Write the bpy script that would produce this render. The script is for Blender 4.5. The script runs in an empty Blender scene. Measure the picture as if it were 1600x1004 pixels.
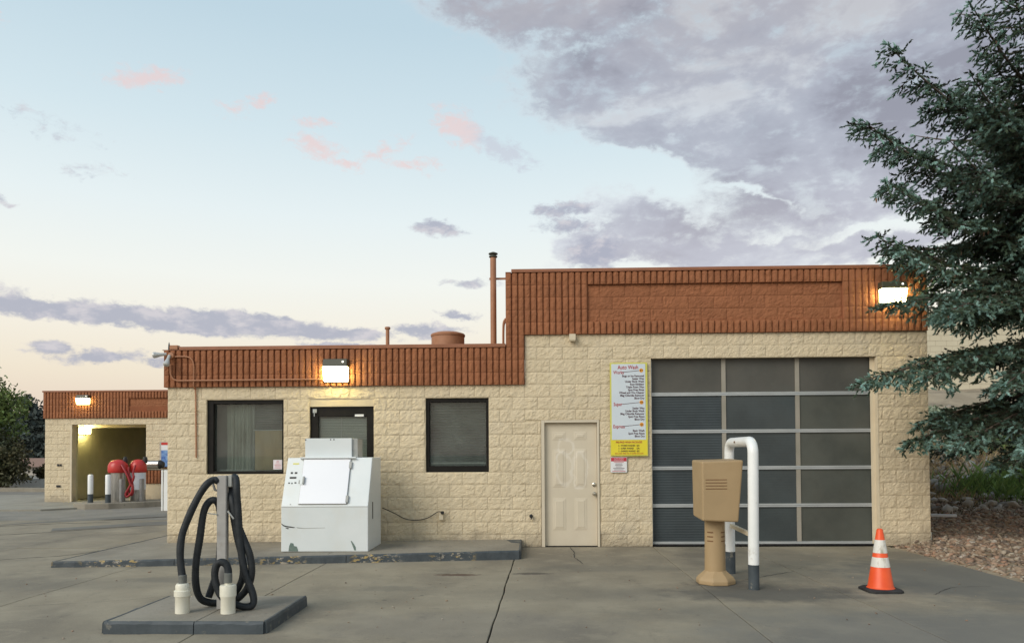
import bpy, math, random
import numpy as np
from mathutils import Vector, Matrix, noise as mnoise
random.seed(7); R = math.radians
S = bpy.context.scene
COL = S.collection

def lin(r, g, b):
    f = lambda c: (c/255/12.92) if c/255 <= .04045 else ((c/255+.055)/1.055)**2.4
    return (f(r), f(g), f(b), 1.0)

# ------------------------------------------------------------------ camera
cam_d = bpy.data.cameras.new('camera'); cam = bpy.data.objects.new('camera', cam_d); COL.objects.link(cam)
S.camera = cam
FPX = 1156.0
cam_d.sensor_fit = 'HORIZONTAL'; cam_d.sensor_width = 36; cam_d.lens = 36*FPX/1600
cam_d.shift_y = 176/1600; cam_d.clip_start = .1; cam_d.clip_end = 3000
yaw, pit, roll = math.atan(32/FPX), math.atan(27/FPX), .006
F = Vector((-math.sin(yaw)*math.cos(pit), math.cos(yaw)*math.cos(pit), math.sin(pit)))
Rt = F.cross(Vector((0, 0, 1))).normalized(); Up = Rt.cross(F)
R2 = Rt*math.cos(roll) - Up*math.sin(roll); U2 = Up*math.cos(roll) + Rt*math.sin(roll)
cam.matrix_world = Matrix(((R2.x, U2.x, -F.x, 0), (R2.y, U2.y, -F.y, -11.92), (R2.z, U2.z, -F.z, 1.53), (0, 0, 0, 1)))

# ------------------------------------------------------------------ colour management
S.view_settings.view_transform = 'Standard'; S.view_settings.look = 'None'
S.view_settings.exposure = 0.0; S.view_settings.gamma = 1.0
S.view_settings.use_curve_mapping = False

# ------------------------------------------------------------------ sun (just below the clouds behind the camera: very soft)
SUN_EL, SUN_AZ = 33, 224          # degrees; azimuth clockwise from +Y
sd = bpy.data.lights.new('sun', 'SUN'); sun = bpy.data.objects.new('sun', sd); COL.objects.link(sun)
sd.energy = 2.3; sd.angle = R(36); sd.color = (1.0, .93, .82)
dirv = Vector((math.sin(R(SUN_AZ))*math.cos(R(SUN_EL)), math.cos(R(SUN_AZ))*math.cos(R(SUN_EL)), math.sin(R(SUN_EL))))
sun.rotation_euler = dirv.to_track_quat('Z', 'Y').to_euler()

# ------------------------------------------------------------------ world: dusk sky with clouds placed by direction
W = bpy.data.worlds.new('World'); S.world = W; W.use_nodes = True
nt = W.node_tree; N = nt.nodes; N.clear(); LK = nt.links.new
def nn(t, **k):
    n = N.new(t)
    for a, b in k.items(): setattr(n, a, b)
    return n
def wmath(op, a, b=None, c=None, clamp=False):
    n = nn('ShaderNodeMath', operation=op, use_clamp=clamp)
    for i, v in enumerate((a, b, c)):
        if v is None: continue
        if hasattr(v, 'links'): LK(v, n.inputs[i])
        else: n.inputs[i].default_value = v
    return n.outputs[0]
tc = nn('ShaderNodeTexCoord'); sx = nn('ShaderNodeSeparateXYZ'); LK(tc.outputs['Generated'], sx.inputs[0])
az = wmath('ARCTAN2', sx.outputs[0], sx.outputs[1]); el = wmath('ARCSINE', sx.outputs[2])
cv = nn('ShaderNodeCombineXYZ'); LK(az, cv.inputs[0]); LK(el, cv.inputs[1]); P0 = cv.outputs[0]; P = P0
# clear sky gradient by elevation
rm = nn('ShaderNodeValToRGB'); LK(wmath('MULTIPLY', el, 1/1.5708, clamp=True), rm.inputs[0])
stops = [(0, (222, 196, 190)), (.05, (234, 214, 196)), (.10, (245, 232, 210)), (.16, (250, 244, 229)), (.22, (248, 250, 243)), (.30, (236, 246, 247)),
         (.40, (216, 234, 241)), (.52, (196, 219, 231)), (.9, (165, 196, 220)), (1.57, (145, 178, 210))]
e = rm.color_ramp.elements
while len(e) > 1: e.remove(e[-1])
e[0].position = 0; e[0].color = lin(*stops[0][1])
for p_, c_ in stops[1:]:
    q = e.new(min(1, p_/1.5708)); q.color = lin(*c_)
ns = nn('ShaderNodeTexSky', sky_type='NISHITA'); ns.sun_disc = False
ns.sun_elevation = R(SUN_EL); ns.sun_rotation = R(SUN_AZ)
nsc = nn('ShaderNodeVectorMath', operation='SCALE'); LK(ns.outputs[0], nsc.inputs[0]); nsc.inputs[3].default_value = .12
def wmix(fac, a, b):
    m = nn('ShaderNodeMix', data_type='RGBA')
    for s_, v in ((m.inputs[0], fac), (m.inputs[6], a), (m.inputs[7], b)):
        if hasattr(v, 'links'): LK(v, s_)
        else: s_.default_value = v
    return m.outputs[2]
sky = wmix(.06, rm.outputs[0], nsc.outputs[0])
def wnoise(scale, detail, rough, vec_scale=(1, 1, 1), dist=0.0, off=(0, 0, 0), rot=0):
    mp = nn('ShaderNodeMapping'); LK(P, mp.inputs[0]); mp.inputs['Scale'].default_value = vec_scale; mp.inputs['Location'].default_value = off
    mp.inputs['Rotation'].default_value = (0, 0, rot)
    n = nn('ShaderNodeTexNoise'); LK(mp.outputs[0], n.inputs[0]); n.inputs['Scale'].default_value = scale
    n.inputs['Detail'].default_value = detail; n.inputs['Roughness'].default_value = rough; n.inputs['Distortion'].default_value = dist
    return n.outputs[0]
def ell(ca, ce, ra, re, rot=0, soft=1.0):
    mp = nn('ShaderNodeMapping', vector_type='TEXTURE'); LK(P, mp.inputs[0])
    mp.inputs['Location'].default_value = (ca, ce, 0); mp.inputs['Rotation'].default_value = (0, 0, rot); mp.inputs['Scale'].default_value = (ra, re, 1)
    l = nn('ShaderNodeVectorMath', operation='LENGTH'); LK(mp.outputs[0], l.inputs[0])
    return wmath('MULTIPLY', wmath('SUBTRACT', 1.0, l.outputs['Value']), soft)
def vmax(L):
    o = L[0]
    for v in L[1:]: o = wmath('MAXIMUM', o, v)
    return o
def smooth(x, a, b):
    m = nn('ShaderNodeMapRange', interpolation_type='SMOOTHSTEP'); LK(x, m.inputs[0]); m.inputs[1].default_value = a; m.inputs[2].default_value = b
    return m.outputs[0]
def warp(src, scale, amt, detail=6):
    mp = nn('ShaderNodeMapping'); LK(src, mp.inputs[0]); mp.inputs['Scale'].default_value = (1, 1.8, 1)
    n = nn('ShaderNodeTexNoise'); LK(mp.outputs[0], n.inputs[0]); n.inputs['Scale'].default_value = scale; n.inputs['Detail'].default_value = detail; n.inputs['Roughness'].default_value = .6
    s_ = nn('ShaderNodeVectorMath', operation='SUBTRACT'); LK(n.outputs['Color'], s_.inputs[0]); s_.inputs[1].default_value = (.5, .5, .5)
    m_ = nn('ShaderNodeVectorMath', operation='MULTIPLY'); LK(s_.outputs[0], m_.inputs[0]); m_.inputs[1].default_value = amt
    a_ = nn('ShaderNodeVectorMath', operation='ADD'); LK(src, a_.inputs[0]); LK(m_.outputs[0], a_.inputs[1]); return a_.outputs[0]
PBIG = warp(P0, 6, (.17, .12, 0), 12); PSM = warp(P0, 38, (.045, .020, 0), 10)
nD = wnoise(55, 12, .68, (1, 1.7, 1), .4, (2.3, 5.2, 0), R(10))
nA = wnoise(7, 14, .64, (1, 1.5, 1), .25, (3.1, .7, 0), R(14))
nB = wnoise(24, 10, .62, (1, 2.0, 1), .2, (1.3, 2.2, 0), R(12))
nC = wnoise(5, 6, .52, (1, 2.0, 1), .5, (7.3, 4.2, 0), R(20))
# the big bank on the right, continuing out of the frame
P = PBIG
big = vmax([ell(.46, .48, .46, .155, R(-4)), ell(.46, .37, .36, .140, R(4)), ell(.19, .435, .25, .075, R(-12)), ell(.21, .285, .17, .055, R(-8)), ell(.36, .30, .22, .07, R(-6)),
            ell(.34, .245, .30, .032, 0), ell(.09, .275, .06, .026, 0), ell(.04, .54, .24, .050, R(-8)), ell(-.05, .57, .14, .03, 0, .7), ell(.9, .45, .6, .22, 0), ell(.5, .75, .9, .22, 0), ell(.10, .215, .09, .022, 0)])
gaps = vmax([ell(.17, .355, .13, .034, R(-10)), ell(.31, .31, .13, .014, R(-30)), ell(.40, .252, .20, .018, R(6)), ell(.27, .31, .20, .05, R(-20), .55), ell(.45, .27, .12, .03, 0, .5), ell(.14, .24, .10, .016, 0), ell(.53, .50, .10, .035, R(-10), .6)])
P = P0
bd = wmath('ADD', wmath('MULTIPLY', big, 1.7), wmath('MULTIPLY', wmath('SUBTRACT', nA, .5), 1.5))
bd = wmath('ADD', bd, wmath('ADD', wmath('MULTIPLY', wmath('SUBTRACT', nB, .5), 1.3), wmath('MULTIPLY', wmath('SUBTRACT', nD, .5), .7)))
bd = wmath('SUBTRACT', bd, wmath('MULTIPLY', wmath('MAXIMUM', gaps, 0.0), wmath('ADD', .25, wmath('MULTIPLY', nB, 2.0))))
big_d = smooth(bd, -.15, .80)
# long low bank and small lavender clouds
P = PSM
low = vmax([ell(-.60, .166, .19, .014, R(-4), 1.7), ell(-.47, .162, .18, .017, R(-4), 1.7), ell(-.37, .163, .16, .018, R(-3), 1.7), ell(-.28, .157, .12, .012, R(-3), 1.5), ell(-.75, .175, .2, .022, 0), ell(-.585, .122, .035, .011, 0, 1.2),
            ell(-.535, .114, .060, .011, R(6), 1.2), ell(-.465, .112, .040, .009, 0), ell(-.410, .110, .055, .012, 0, 1.2), ell(-.245, .138, .055, .010, 0, 1.2), ell(-.140, .162, .070, .012, 0, 1.2), ell(-.27, .140, .05, .006, 0),
            ell(-.125, .294, .045, .013, R(-8), 1.2), ell(-.10, .182, .035, .008, R(-8)), ell(.05, .297, .05, .014, 0), ell(.055, .318, .04, .012, 0), ell(.085, .262, .05, .028, 0, 1.3), ell(-.55, .322, .04, .010, 0, .3),
            ell(-.615, .365, .085, .016, R(-12), .28), ell(-.65, .277, .03, .008, 0), ell(.03, .315, .04, .010, 0), ell(-.08, .225, .05, .008, 0, .8), ell(-.25, .118, .10, .006, 0, .6)])
P = P0
ld = wmath('ADD', low, wmath('ADD', wmath('MULTIPLY', wmath('SUBTRACT', nB, .50), 1.2), wmath('MULTIPLY', wmath('SUBTRACT', nD, .50), 1.6))); low_d = smooth(ld, 0.05, .75)
# pink puffs
P = PSM
pk = vmax([ell(-.490, .431, .060, .016, R(10), 1.2), ell(-.283, .383, .050, .018, R(-8), 1.1), ell(-.25, .366, .030, .012, R(-10)), ell(-.29, .41, .040, .009, 0, .9), ell(-.355, .427, .020, .012, R(20), 1), ell(-.385, .414, .035, .012, 0, .6),
           ell(-.090, .412, .060, .026, R(-26), 1.2), ell(-.035, .388, .060, .020, R(-24), 1.2), ell(-.20, .385, .06, .014, R(20), .7), ell(-.16, .370, .05, .014, 0, .7), ell(-.655, .455, .03, .012, 0), ell(.16, .212, .17, .012, 0, 1.0)])
P = P0
pd = wmath('ADD', pk, wmath('ADD', wmath('MULTIPLY', wmath('SUBTRACT', nB, .50), 1.2), wmath('MULTIPLY', wmath('SUBTRACT', nD, .50), 2.2))); pk_d = smooth(pd, 0.10, .95)
# elsewhere in the sky: scattered cloud of the same kind
away = smooth(wmath('ABSOLUTE', az), .8, 1.3)
rd = smooth(nA, .50, .66); rest_d = wmath('MULTIPLY', wmath('MULTIPLY', rd, away), smooth(el, .02, .2))
cshade = nn('ShaderNodeValToRGB'); LK(wmath('ADD', wmath('MULTIPLY', nC, .80), wmath('MULTIPLY', nB, .20)), cshade.inputs[0])
ce_ = cshade.color_ramp.elements; ce_[0].position = .39; ce_[0].color = lin(154, 157, 171); ce_[1].position = .61; ce_[1].color = lin(214, 222, 230)
q = ce_.new(.46); q.color = lin(171, 176, 190); q = ce_.new(.54); q.color = lin(183, 189, 202)
warm = smooth(wmath('ADD', el, wmath('MULTIPLY', wmath('SUBTRACT', nC, .5), .5)), .40, .62)
cbig = wmix(wmath('MULTIPLY', warm, .55), cshade.outputs[0], lin(176, 171, 176))
cbig = wmix(wmath('MULTIPLY', smooth(el, .40, .24), .45), cbig, lin(212, 210, 219))
rim = smooth(bd, .60, .05)
cbig = wmix(wmath('MULTIPLY', rim, .55), cbig, lin(240, 242, 244))
out = wmix(wmath('MULTIPLY', rest_d, .8), sky, cbig)
out = wmix(wmath('MULTIPLY', big_d, wmath('SUBTRACT', 1.0, wmath('MULTIPLY', smooth(wmath('ADD', wmath('MULTIPLY', nB, .6), wmath('MULTIPLY', nA, .4)), .50, .66), .42))), out, cbig)
clow = wmix(smooth(nB, .45, .66), lin(174, 178, 194), lin(208, 205, 212))
out = wmix(wmath('MULTIPLY', low_d, .9), out, clow)
cpk = wmix(smooth(wmath('ADD', az, wmath('MULTIPLY', nB, .08)), -.055, -.015), lin(240, 206, 203), lin(200, 203, 216))
out = wmix(wmath('MULTIPLY', pk_d, .62), out, cpk)
below = smooth(el, 0.0, -.03); out = wmix(below, out, lin(120, 112, 100))
x10 = nn('ShaderNodeVectorMath', operation='SCALE'); LK(out, x10.inputs[0]); x10.inputs[3].default_value = 10.0
bg = nn('ShaderNodeBackground'); LK(x10.outputs[0], bg.inputs[0]); bg.inputs[1].default_value = .1
wo = nn('ShaderNodeOutputWorld'); LK(bg.outputs[0], wo.inputs[0])

# ================================================================== helpers
WL = {}                                   # world location of each object
def tag(o, label=None, cat=None, group=None, kind=None):
    if label: o['label'] = label
    if cat: o['category'] = cat
    if group: o['group'] = group
    if kind: o['kind'] = kind
    return o
def place(o, wloc, parent=None):
    wloc = Vector(wloc); WL[o] = wloc.copy()
    if parent is not None:
        o.parent = parent; o.location = wloc - WL[parent]
    else: o.location = wloc
def empty(name, loc, label=None, cat=None, group=None):
    o = bpy.data.objects.new(name, None); COL.objects.link(o); o.empty_display_size = .1
    place(o, loc); tag(o, label, cat, group); return o
class MB:
    def __init__(s): s.v = []; s.f = []
    def add(s, vs, fs):
        b = len(s.v); s.v += [tuple(v) for v in vs]; s.f += [tuple(i+b for i in f) for f in fs]; return s
    def box(s, x0, x1, y0, y1, z0, z1):
        return s.add([(x0,y0,z0),(x1,y0,z0),(x1,y1,z0),(x0,y1,z0),(x0,y0,z1),(x1,y0,z1),(x1,y1,z1),(x0,y1,z1)],
                     [(0,3,2,1),(4,5,6,7),(0,1,5,4),(1,2,6,5),(2,3,7,6),(3,0,4,7)])
    def cbox(s, x0, x1, y0, y1, z0, z1, c=.006):      # chamfered box
        import itertools
        bm = bmesh.new(); bmesh.ops.create_cube(bm, size=1)
        for v in bm.verts: v.co = Vector(((x0+x1)/2+v.co.x*(x1-x0), (y0+y1)/2+v.co.y*(y1-y0), (z0+z1)/2+v.co.z*(z1-z0)))
        bmesh.ops.bevel(bm, geom=bm.edges[:], offset=c, segments=2, affect='EDGES')
        bm.verts.index_update()
        s.add([v.co[:] for v in bm.verts], [[v.index for v in f.verts] for f in bm.faces]); bm.free(); return s
    def hexa(s, p):                                    # 8 corner points, box order
        return s.add(p, [(0,3,2,1),(4,5,6,7),(0,1,5,4),(1,2,6,5),(2,3,7,6),(3,0,4,7)])
    def tube(s, pts, r, n=12, cap=True):
        pts = [Vector(p) for p in pts]; m = len(pts)
        rr = r if isinstance(r, (list, tuple)) else [r]*m
        t = [(pts[min(i+1, m-1)]-pts[max(i-1, 0)]).normalized() for i in range(m)]
        a = t[0].orthogonal().normalized(); b0 = len(s.v)
        for i in range(m):
            if i: a = (a - t[i]*a.dot(t[i])).normalized()
            b = t[i].cross(a)
            for k in range(n):
                an = 2*math.pi*k/n; s.v.append(tuple(pts[i]+(a*math.cos(an)+b*math.sin(an))*rr[i]))
        for i in range(m-1):
            for k in range(n):
                k2 = (k+1) % n; s.f.append((b0+i*n+k, b0+i*n+k2, b0+(i+1)*n+k2, b0+(i+1)*n+k))
        if cap: s.f.append(tuple(b0+k for k in range(n-1, -1, -1))); s.f.append(tuple(b0+(m-1)*n+k for k in range(n)))
        return s
    def lathe(s, cx, cy, prof, n=32, ph=0.0):          # prof: (radius, z) bottom to top
        b0 = len(s.v)
        for r, z in prof:
            for k in range(n):
                an = 2*math.pi*k/n+ph; s.v.append((cx+r*math.cos(an), cy+r*math.sin(an), z))
        for i in range(len(prof)-1):
            for k in range(n):
                k2 = (k+1) % n; s.f.append((b0+i*n+k, b0+i*n+k2, b0+(i+1)*n+k2, b0+(i+1)*n+k))
        s.f.append(tuple(b0+k for k in range(n-1, -1, -1))); s.f.append(tuple(b0+(len(prof)-1)*n+k for k in range(n)))
        return s
    def mesh(s, name, m, origin=None):
        me = bpy.data.meshes.new(name)
        o = Vector(origin) if origin is not None else Vector((0, 0, 0))
        me.from_pydata([(v[0]-o.x, v[1]-o.y, v[2]-o.z) for v in s.v], [], s.f); me.materials.append(m); me.update(); return me
    def build(s, name, m, parent=None, smooth=False, origin=None, bevel=0):
        xs, ys, zs = zip(*s.v)
        if origin is None: origin = ((min(xs)+max(xs))/2, (min(ys)+max(ys))/2, min(zs) if parent is None else (min(zs)+max(zs))/2)
        me = s.mesh(name, m, origin)
        if smooth:
            me.polygons.foreach_set('use_smooth', [True]*len(me.polygons))
            me.set_sharp_from_angle(angle=R(38))
        o = bpy.data.objects.new(name, me); COL.objects.link(o); place(o, origin, parent)
        if bevel:
            b = o.modifiers.new('bevel', 'BEVEL'); b.width = bevel; b.segments = 2; b.limit_method = 'ANGLE'
        return o
import bmesh
def inst(name, me, wloc, parent):
    o = bpy.data.objects.new(name, me); COL.objects.link(o); place(o, wloc, parent); return o
def spline(pts, k=6):
    P_ = [Vector(p) for p in pts]; out = []
    for i in range(len(P_)-1):
        p0 = P_[max(i-1, 0)]; p1 = P_[i]; p2 = P_[i+1]; p3 = P_[min(i+2, len(P_)-1)]
        for j in range(k):
            t = j/k; out.append(.5*((2*p1)+(p2-p0)*t+(2*p0-5*p1+4*p2-p3)*t*t+(3*p1-p0-3*p2+p3)*t**3))
    out.append(P_[-1]); return out

# ---- materials
def mat(name, c1, c2=None, rough=.7, scale=3.0, bump=0.0, bscale=40.0, detail=6, island=False, objrand=0.0, metal=0.0, spec=.5, coords='pos',
        dirt=None, dscale=.6, dlo=.5, dhi=.7, stretch=(1, 1, 1), coat=0, bdist=.01):
    m = bpy.data.materials.new(name); m.use_nodes = True; t = m.node_tree; n = t.nodes; L = t.links.new
    b = n['Principled BSDF']; b.inputs['Roughness'].default_value = rough; b.inputs['Metallic'].default_value = metal
    b.inputs['Specular IOR Level'].default_value = spec; b.inputs['Coat Weight'].default_value = coat
    c2 = c2 or c1
    g = n.new('ShaderNodeNewGeometry') if coords == 'pos' else n.new('ShaderNodeTexCoord')
    vec = g.outputs['Position'] if coords == 'pos' else g.outputs['Object']
    mp = n.new('ShaderNodeMapping'); L(vec, mp.inputs[0]); mp.inputs['Scale'].default_value = stretch; vec = mp.outputs[0]
    no = n.new('ShaderNodeTexNoise'); L(vec, no.inputs[0]); no.inputs['Scale'].default_value = scale; no.inputs['Detail'].default_value = detail
    no.inputs['Roughness'].default_value = .6
    r = n.new('ShaderNodeValToRGB'); L(no.outputs[0], r.inputs[0]); r.color_ramp.elements[0].position = .36; r.color_ramp.elements[1].position = .64
    r.color_ramp.elements[0].color = c1; r.color_ramp.elements[1].color = c2; col = r.outputs[0]
    def mixc(fac, a, bb, bt='MIX'):
        x = n.new('ShaderNodeMix'); x.data_type = 'RGBA'; x.blend_type = bt
        for s_, v in ((x.inputs[0], fac), (x.inputs[6], a), (x.inputs[7], bb)):
            if hasattr(v, 'links'): L(v, s_)
            else: s_.default_value = v
        return x.outputs[2]
    if dirt:
        d = n.new('ShaderNodeTexNoise'); L(vec, d.inputs[0]); d.inputs['Scale'].default_value = dscale; d.inputs['Detail'].default_value = 8
        d.inputs['Roughness'].default_value = .65
        mr = n.new('ShaderNodeMapRange'); L(d.outputs[0], mr.inputs[0]); mr.inputs[1].default_value = dlo; mr.inputs[2].default_value = dhi
        col = mixc(mr.outputs[0], col, dirt)
    if objrand or island:
        oi = n.new('ShaderNodeNewGeometry') if island else n.new('ShaderNodeObjectInfo')
        rv = oi.outputs['Random Per Island'] if island else oi.outputs['Random']
        a = objrand or .4
        mr = n.new('ShaderNodeMapRange'); L(rv, mr.inputs[0]); mr.inputs[3].default_value = 1-a; mr.inputs[4].default_value = 1+a
        hs = n.new('ShaderNodeHueSaturation'); L(col, hs.inputs['Color']); L(mr.outputs[0], hs.inputs['Value']); col = hs.outputs[0]
    L(col, b.inputs['Base Color'])
    if bump:
        bn = n.new('ShaderNodeTexNoise'); L(vec, bn.inputs[0]); bn.inputs['Scale'].default_value = bscale; bn.inputs['Detail'].default_value = 8
        bn.inputs['Roughness'].default_value = .65
        bp = n.new('ShaderNodeBump'); L(bn.outputs[0], bp.inputs['Height']); bp.inputs['Strength'].default_value = bump; bp.inputs['Distance'].default_value = bdist
        L(bp.outputs[0], b.inputs['Normal'])
    m['_col'] = 0
    return m
def rgb(*c): return (c[0], c[1], c[2], 1)
def emis(name, c, s):
    m = bpy.data.materials.new(name); m.use_nodes = True; b = m.node_tree.nodes['Principled BSDF']
    b.inputs['Base Color'].default_value = rgb(.8, .8, .7); b.inputs['Emission Color'].default_value = rgb(*c); b.inputs['Emission Strength'].default_value = s
    return m
def glass(name, tint=(.95, .97, .96), rough=.02, refl=1.0):
    m = bpy.data.materials.new(name); m.use_nodes = True; t = m.node_tree; n = t.nodes; L = t.links.new; n.remove(n['Principled BSDF'])
    o = n['Material Output']; tr = n.new('ShaderNodeBsdfTransparent'); tr.inputs[0].default_value = rgb(*tint)
    gl = n.new('ShaderNodeBsdfGlossy'); gl.inputs['Roughness'].default_value = rough; fr = n.new('ShaderNodeFresnel'); fr.inputs[0].default_value = 1.5
    no = n.new('ShaderNodeTexNoise'); g = n.new('ShaderNodeNewGeometry'); L(g.outputs['Position'], no.inputs[0]); no.inputs['Scale'].default_value = 1.6
    bp = n.new('ShaderNodeBump'); L(no.outputs[0], bp.inputs['Height']); bp.inputs['Strength'].default_value = .06; L(bp.outputs[0], gl.inputs['Normal'])
    mx = n.new('ShaderNodeMixShader'); mu = n.new('ShaderNodeMath'); mu.operation = 'MULTIPLY'; L(fr.outputs[0], mu.inputs[0]); mu.inputs[1].default_value = refl
    L(mu.outputs[0], mx.inputs[0]); L(tr.outputs[0], mx.inputs[1]); L(gl.outputs[0], mx.inputs[2]); df = n.new('ShaderNodeBsdfDiffuse'); df.inputs[0].default_value = rgb(.42, .48, .42); m3 = n.new('ShaderNodeMixShader')  # reflected surroundings put in as a patchy grey-green diffuse film
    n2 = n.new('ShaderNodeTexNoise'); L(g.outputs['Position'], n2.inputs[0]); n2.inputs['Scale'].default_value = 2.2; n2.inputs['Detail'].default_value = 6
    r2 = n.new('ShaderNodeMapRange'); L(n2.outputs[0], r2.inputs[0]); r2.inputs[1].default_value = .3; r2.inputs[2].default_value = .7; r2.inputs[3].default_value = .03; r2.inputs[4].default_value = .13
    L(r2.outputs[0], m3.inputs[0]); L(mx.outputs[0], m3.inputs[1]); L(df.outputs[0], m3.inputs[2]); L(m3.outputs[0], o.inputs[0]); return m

M = {}
M['tan'] = mat('cream_block_paint', rgb(.64, .53, .36), rgb(.70, .585, .405), rough=.85, scale=2.2, bump=.95, bscale=58, objrand=.035, bdist=.016, dirt=rgb(.55, .47, .345), dscale=1.1, dlo=.55, dhi=.8)
M['mortar'] = mat('cream_painted_mortar', rgb(.56, .465, .315), rgb(.62, .52, .36), rough=.9, scale=4, bump=.3, bscale=80)
M['brown'] = mat('rust_block_paint', rgb(.265, .098, .040), rgb(.32, .122, .052), rough=.85, scale=2.5, bump=.8, bscale=32, objrand=.06, bdist=.014, dirt=rgb(.27, .095, .04), dscale=1.3, dlo=.55, dhi=.8)
M['brown_core'] = mat('rust_painted_mortar', rgb(.22, .075, .03), rgb(.28, .095, .04), rough=.9, bump=.3)
M['cap'] = mat('rust_metal_flashing', rgb(.26, .10, .045), rgb(.31, .12, .06), rough=.5, scale=5)
M['rustpipe'] = mat('brown_painted_pipe', rgb(.34, .15, .075), rgb(.40, .18, .09), rough=.55, scale=8, bump=.1)
M['smooth_tan'] = mat('cream_smooth_paint', rgb(.62, .53, .38), rgb(.66, .57, .42), rough=.6, scale=4, bump=.06, bscale=90)
M['door'] = mat('beige_door_paint', rgb(.59, .515, .39), rgb(.62, .545, .42), rough=.5, scale=2, bump=.03, bscale=60, dirt=rgb(.56, .48, .37), dscale=2.5, dlo=.5, dhi=.9)
def scrubbed(m, rings):
    t = m.node_tree; n = t.nodes; L = t.links.new; b = n['Principled BSDF']; col = b.inputs['Base Color'].links[0].from_socket; g = n.new('ShaderNodeNewGeometry')
    wn = n.new('ShaderNodeTexNoise'); L(g.outputs['Position'], wn.inputs[0]); wn.inputs['Scale'].default_value = 6; wn.inputs['Detail'].default_value = 5
    ws = n.new('ShaderNodeVectorMath'); ws.operation = 'SCALE'; L(wn.outputs['Color'], ws.inputs[0]); ws.inputs[3].default_value = .22
    wa = n.new('ShaderNodeVectorMath'); wa.operation = 'ADD'; L(g.outputs['Position'], wa.inputs[0]); L(ws.outputs[0], wa.inputs[1]); last = None
    for (x, z, rx, rz, w) in rings:
        mp = n.new('ShaderNodeMapping'); mp.vector_type = 'TEXTURE'; L(wa.outputs[0], mp.inputs[0]); mp.inputs['Location'].default_value = (x+.11, 0, z+.11); mp.inputs['Scale'].default_value = (rx, 99, rz)
        l = n.new('ShaderNodeVectorMath'); l.operation = 'LENGTH'; L(mp.outputs[0], l.inputs[0])
        a = n.new('ShaderNodeMath'); a.operation = 'SUBTRACT'; L(l.outputs['Value'], a.inputs[0]); a.inputs[1].default_value = 1.0
        c = n.new('ShaderNodeMath'); c.operation = 'ABSOLUTE'; L(a.outputs[0], c.inputs[0])
        r = n.new('ShaderNodeMapRange'); r.interpolation_type = 'SMOOTHSTEP'; L(c.outputs[0], r.inputs[0]); r.inputs[1].default_value = w; r.inputs[2].default_value = 0; o = r.outputs[0]
        if last is not None:
            mm = n.new('ShaderNodeMath'); mm.operation = 'MAXIMUM'; L(last, mm.inputs[0]); L(o, mm.inputs[1]); o = mm.outputs[0]
        last = o
    k = n.new('ShaderNodeMath'); k.operation = 'MULTIPLY'; L(last, k.inputs[0]); L(wn.outputs[0], k.inputs[1])
    x = n.new('ShaderNodeMix'); x.data_type = 'RGBA'; L(k.outputs[0], x.inputs[0]); L(col, x.inputs[6]); x.inputs[7].default_value = rgb(.74, .68, .58); L(x.outputs[2], b.inputs['Base Color'])
scrubbed(M['door'], [(.54, 1.60, .14, .12, .22), (.51, 1.24, .12, .26, .24), (.76, 1.22, .12, .30, .22)])
M['bronze'] = mat('dark_bronze_frame', rgb(.010, .009, .008), rgb(.016, .014, .012), rough=.5, scale=5, spec=.15)
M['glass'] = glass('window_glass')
M['alu'] = mat('aluminium_rail', rgb(.42, .44, .44), rgb(.50, .52, .52), rough=.4, metal=.35, scale=3, stretch=(1, 1, 6))
M['mull'] = mat('translucent_mullion', rgb(.27, .25, .20), rgb(.33, .30, .25), rough=.5, scale=2)
M['white'] = mat('white_enamel', rgb(.66, .70, .70), rgb(.71, .74, .74), rough=.32, scale=1.7, bump=.03, bscale=14, dirt=rgb(.66, .67, .64), dscale=2.2, dlo=.52, dhi=.8)
M['white_door'] = mat('white_enamel_lid', rgb(.79, .80, .84), rgb(.81, .82, .86), rough=.3, scale=2)
M['greyside'] = mat('galvanised_grey', rgb(.30, .31, .29), rgb(.38, .38, .36), rough=.45, scale=6)
M['black'] = mat('black_plastic', rgb(.012, .012, .012), rgb(.02, .02, .02), rough=.5)
M['hose'] = mat('black_vacuum_hose', rgb(.014, .017, .020), rgb(.024, .028, .032), rough=.55, scale=20, bump=.4, bscale=70, spec=.35)
M['cuff'] = mat('grey_hose_cuff', rgb(.12, .125, .115), rgb(.16, .165, .15), rough=.5, scale=20)
M['pvc'] = mat('ivory_pvc', rgb(.70, .67, .55), rgb(.76, .73, .62), rough=.4, scale=10, dirt=rgb(.5, .45, .33), dscale=6, dlo=.56, dhi=.8)
M['steelpost'] = mat('grey_galvanised_post', rgb(.33, .32, .31), rgb(.39, .38, .36), rough=.5, scale=9, metal=.15, dirt=rgb(.26, .23, .2), dscale=5, dlo=.58, dhi=.75)
M['slate'] = mat('slate_blue_paint', rgb(.040, .052, .060), rgb(.058, .072, .082), rough=.6, scale=8, bump=.2, bscale=60, dirt=rgb(.20, .19, .16), dscale=6, dlo=.60, dhi=.68)
M['tanplastic'] = mat('tan_moulded_plastic', rgb(.345, .24, .125), rgb(.38, .265, .14), rough=.55, scale=2.5, bump=.12, bscale=120, dirt=rgb(.36, .24, .12), dscale=3, dlo=.5, dhi=.8)
M['tandark'] = mat('tan_plastic_groove', rgb(.17, .085, .035), rough=.8)
M['whitepipe'] = mat('white_painted_pipe', rgb(.76, .77, .75), rgb(.82, .82, .80), rough=.35, scale=5, dirt=rgb(.55, .52, .46), dscale=6, dlo=.6, dhi=.75)
M['rustscratch'] = mat('rust_scratches', rgb(.10, .06, .035), rgb(.2, .12, .07), rough=.8, scale=30)
M['orange'] = mat('orange_cone_plastic', rgb(.74, .075, .012), rgb(.80, .095, .016), rough=.45, scale=8, dirt=rgb(.5, .09, .03), dscale=9, dlo=.6, dhi=.8)
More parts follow.
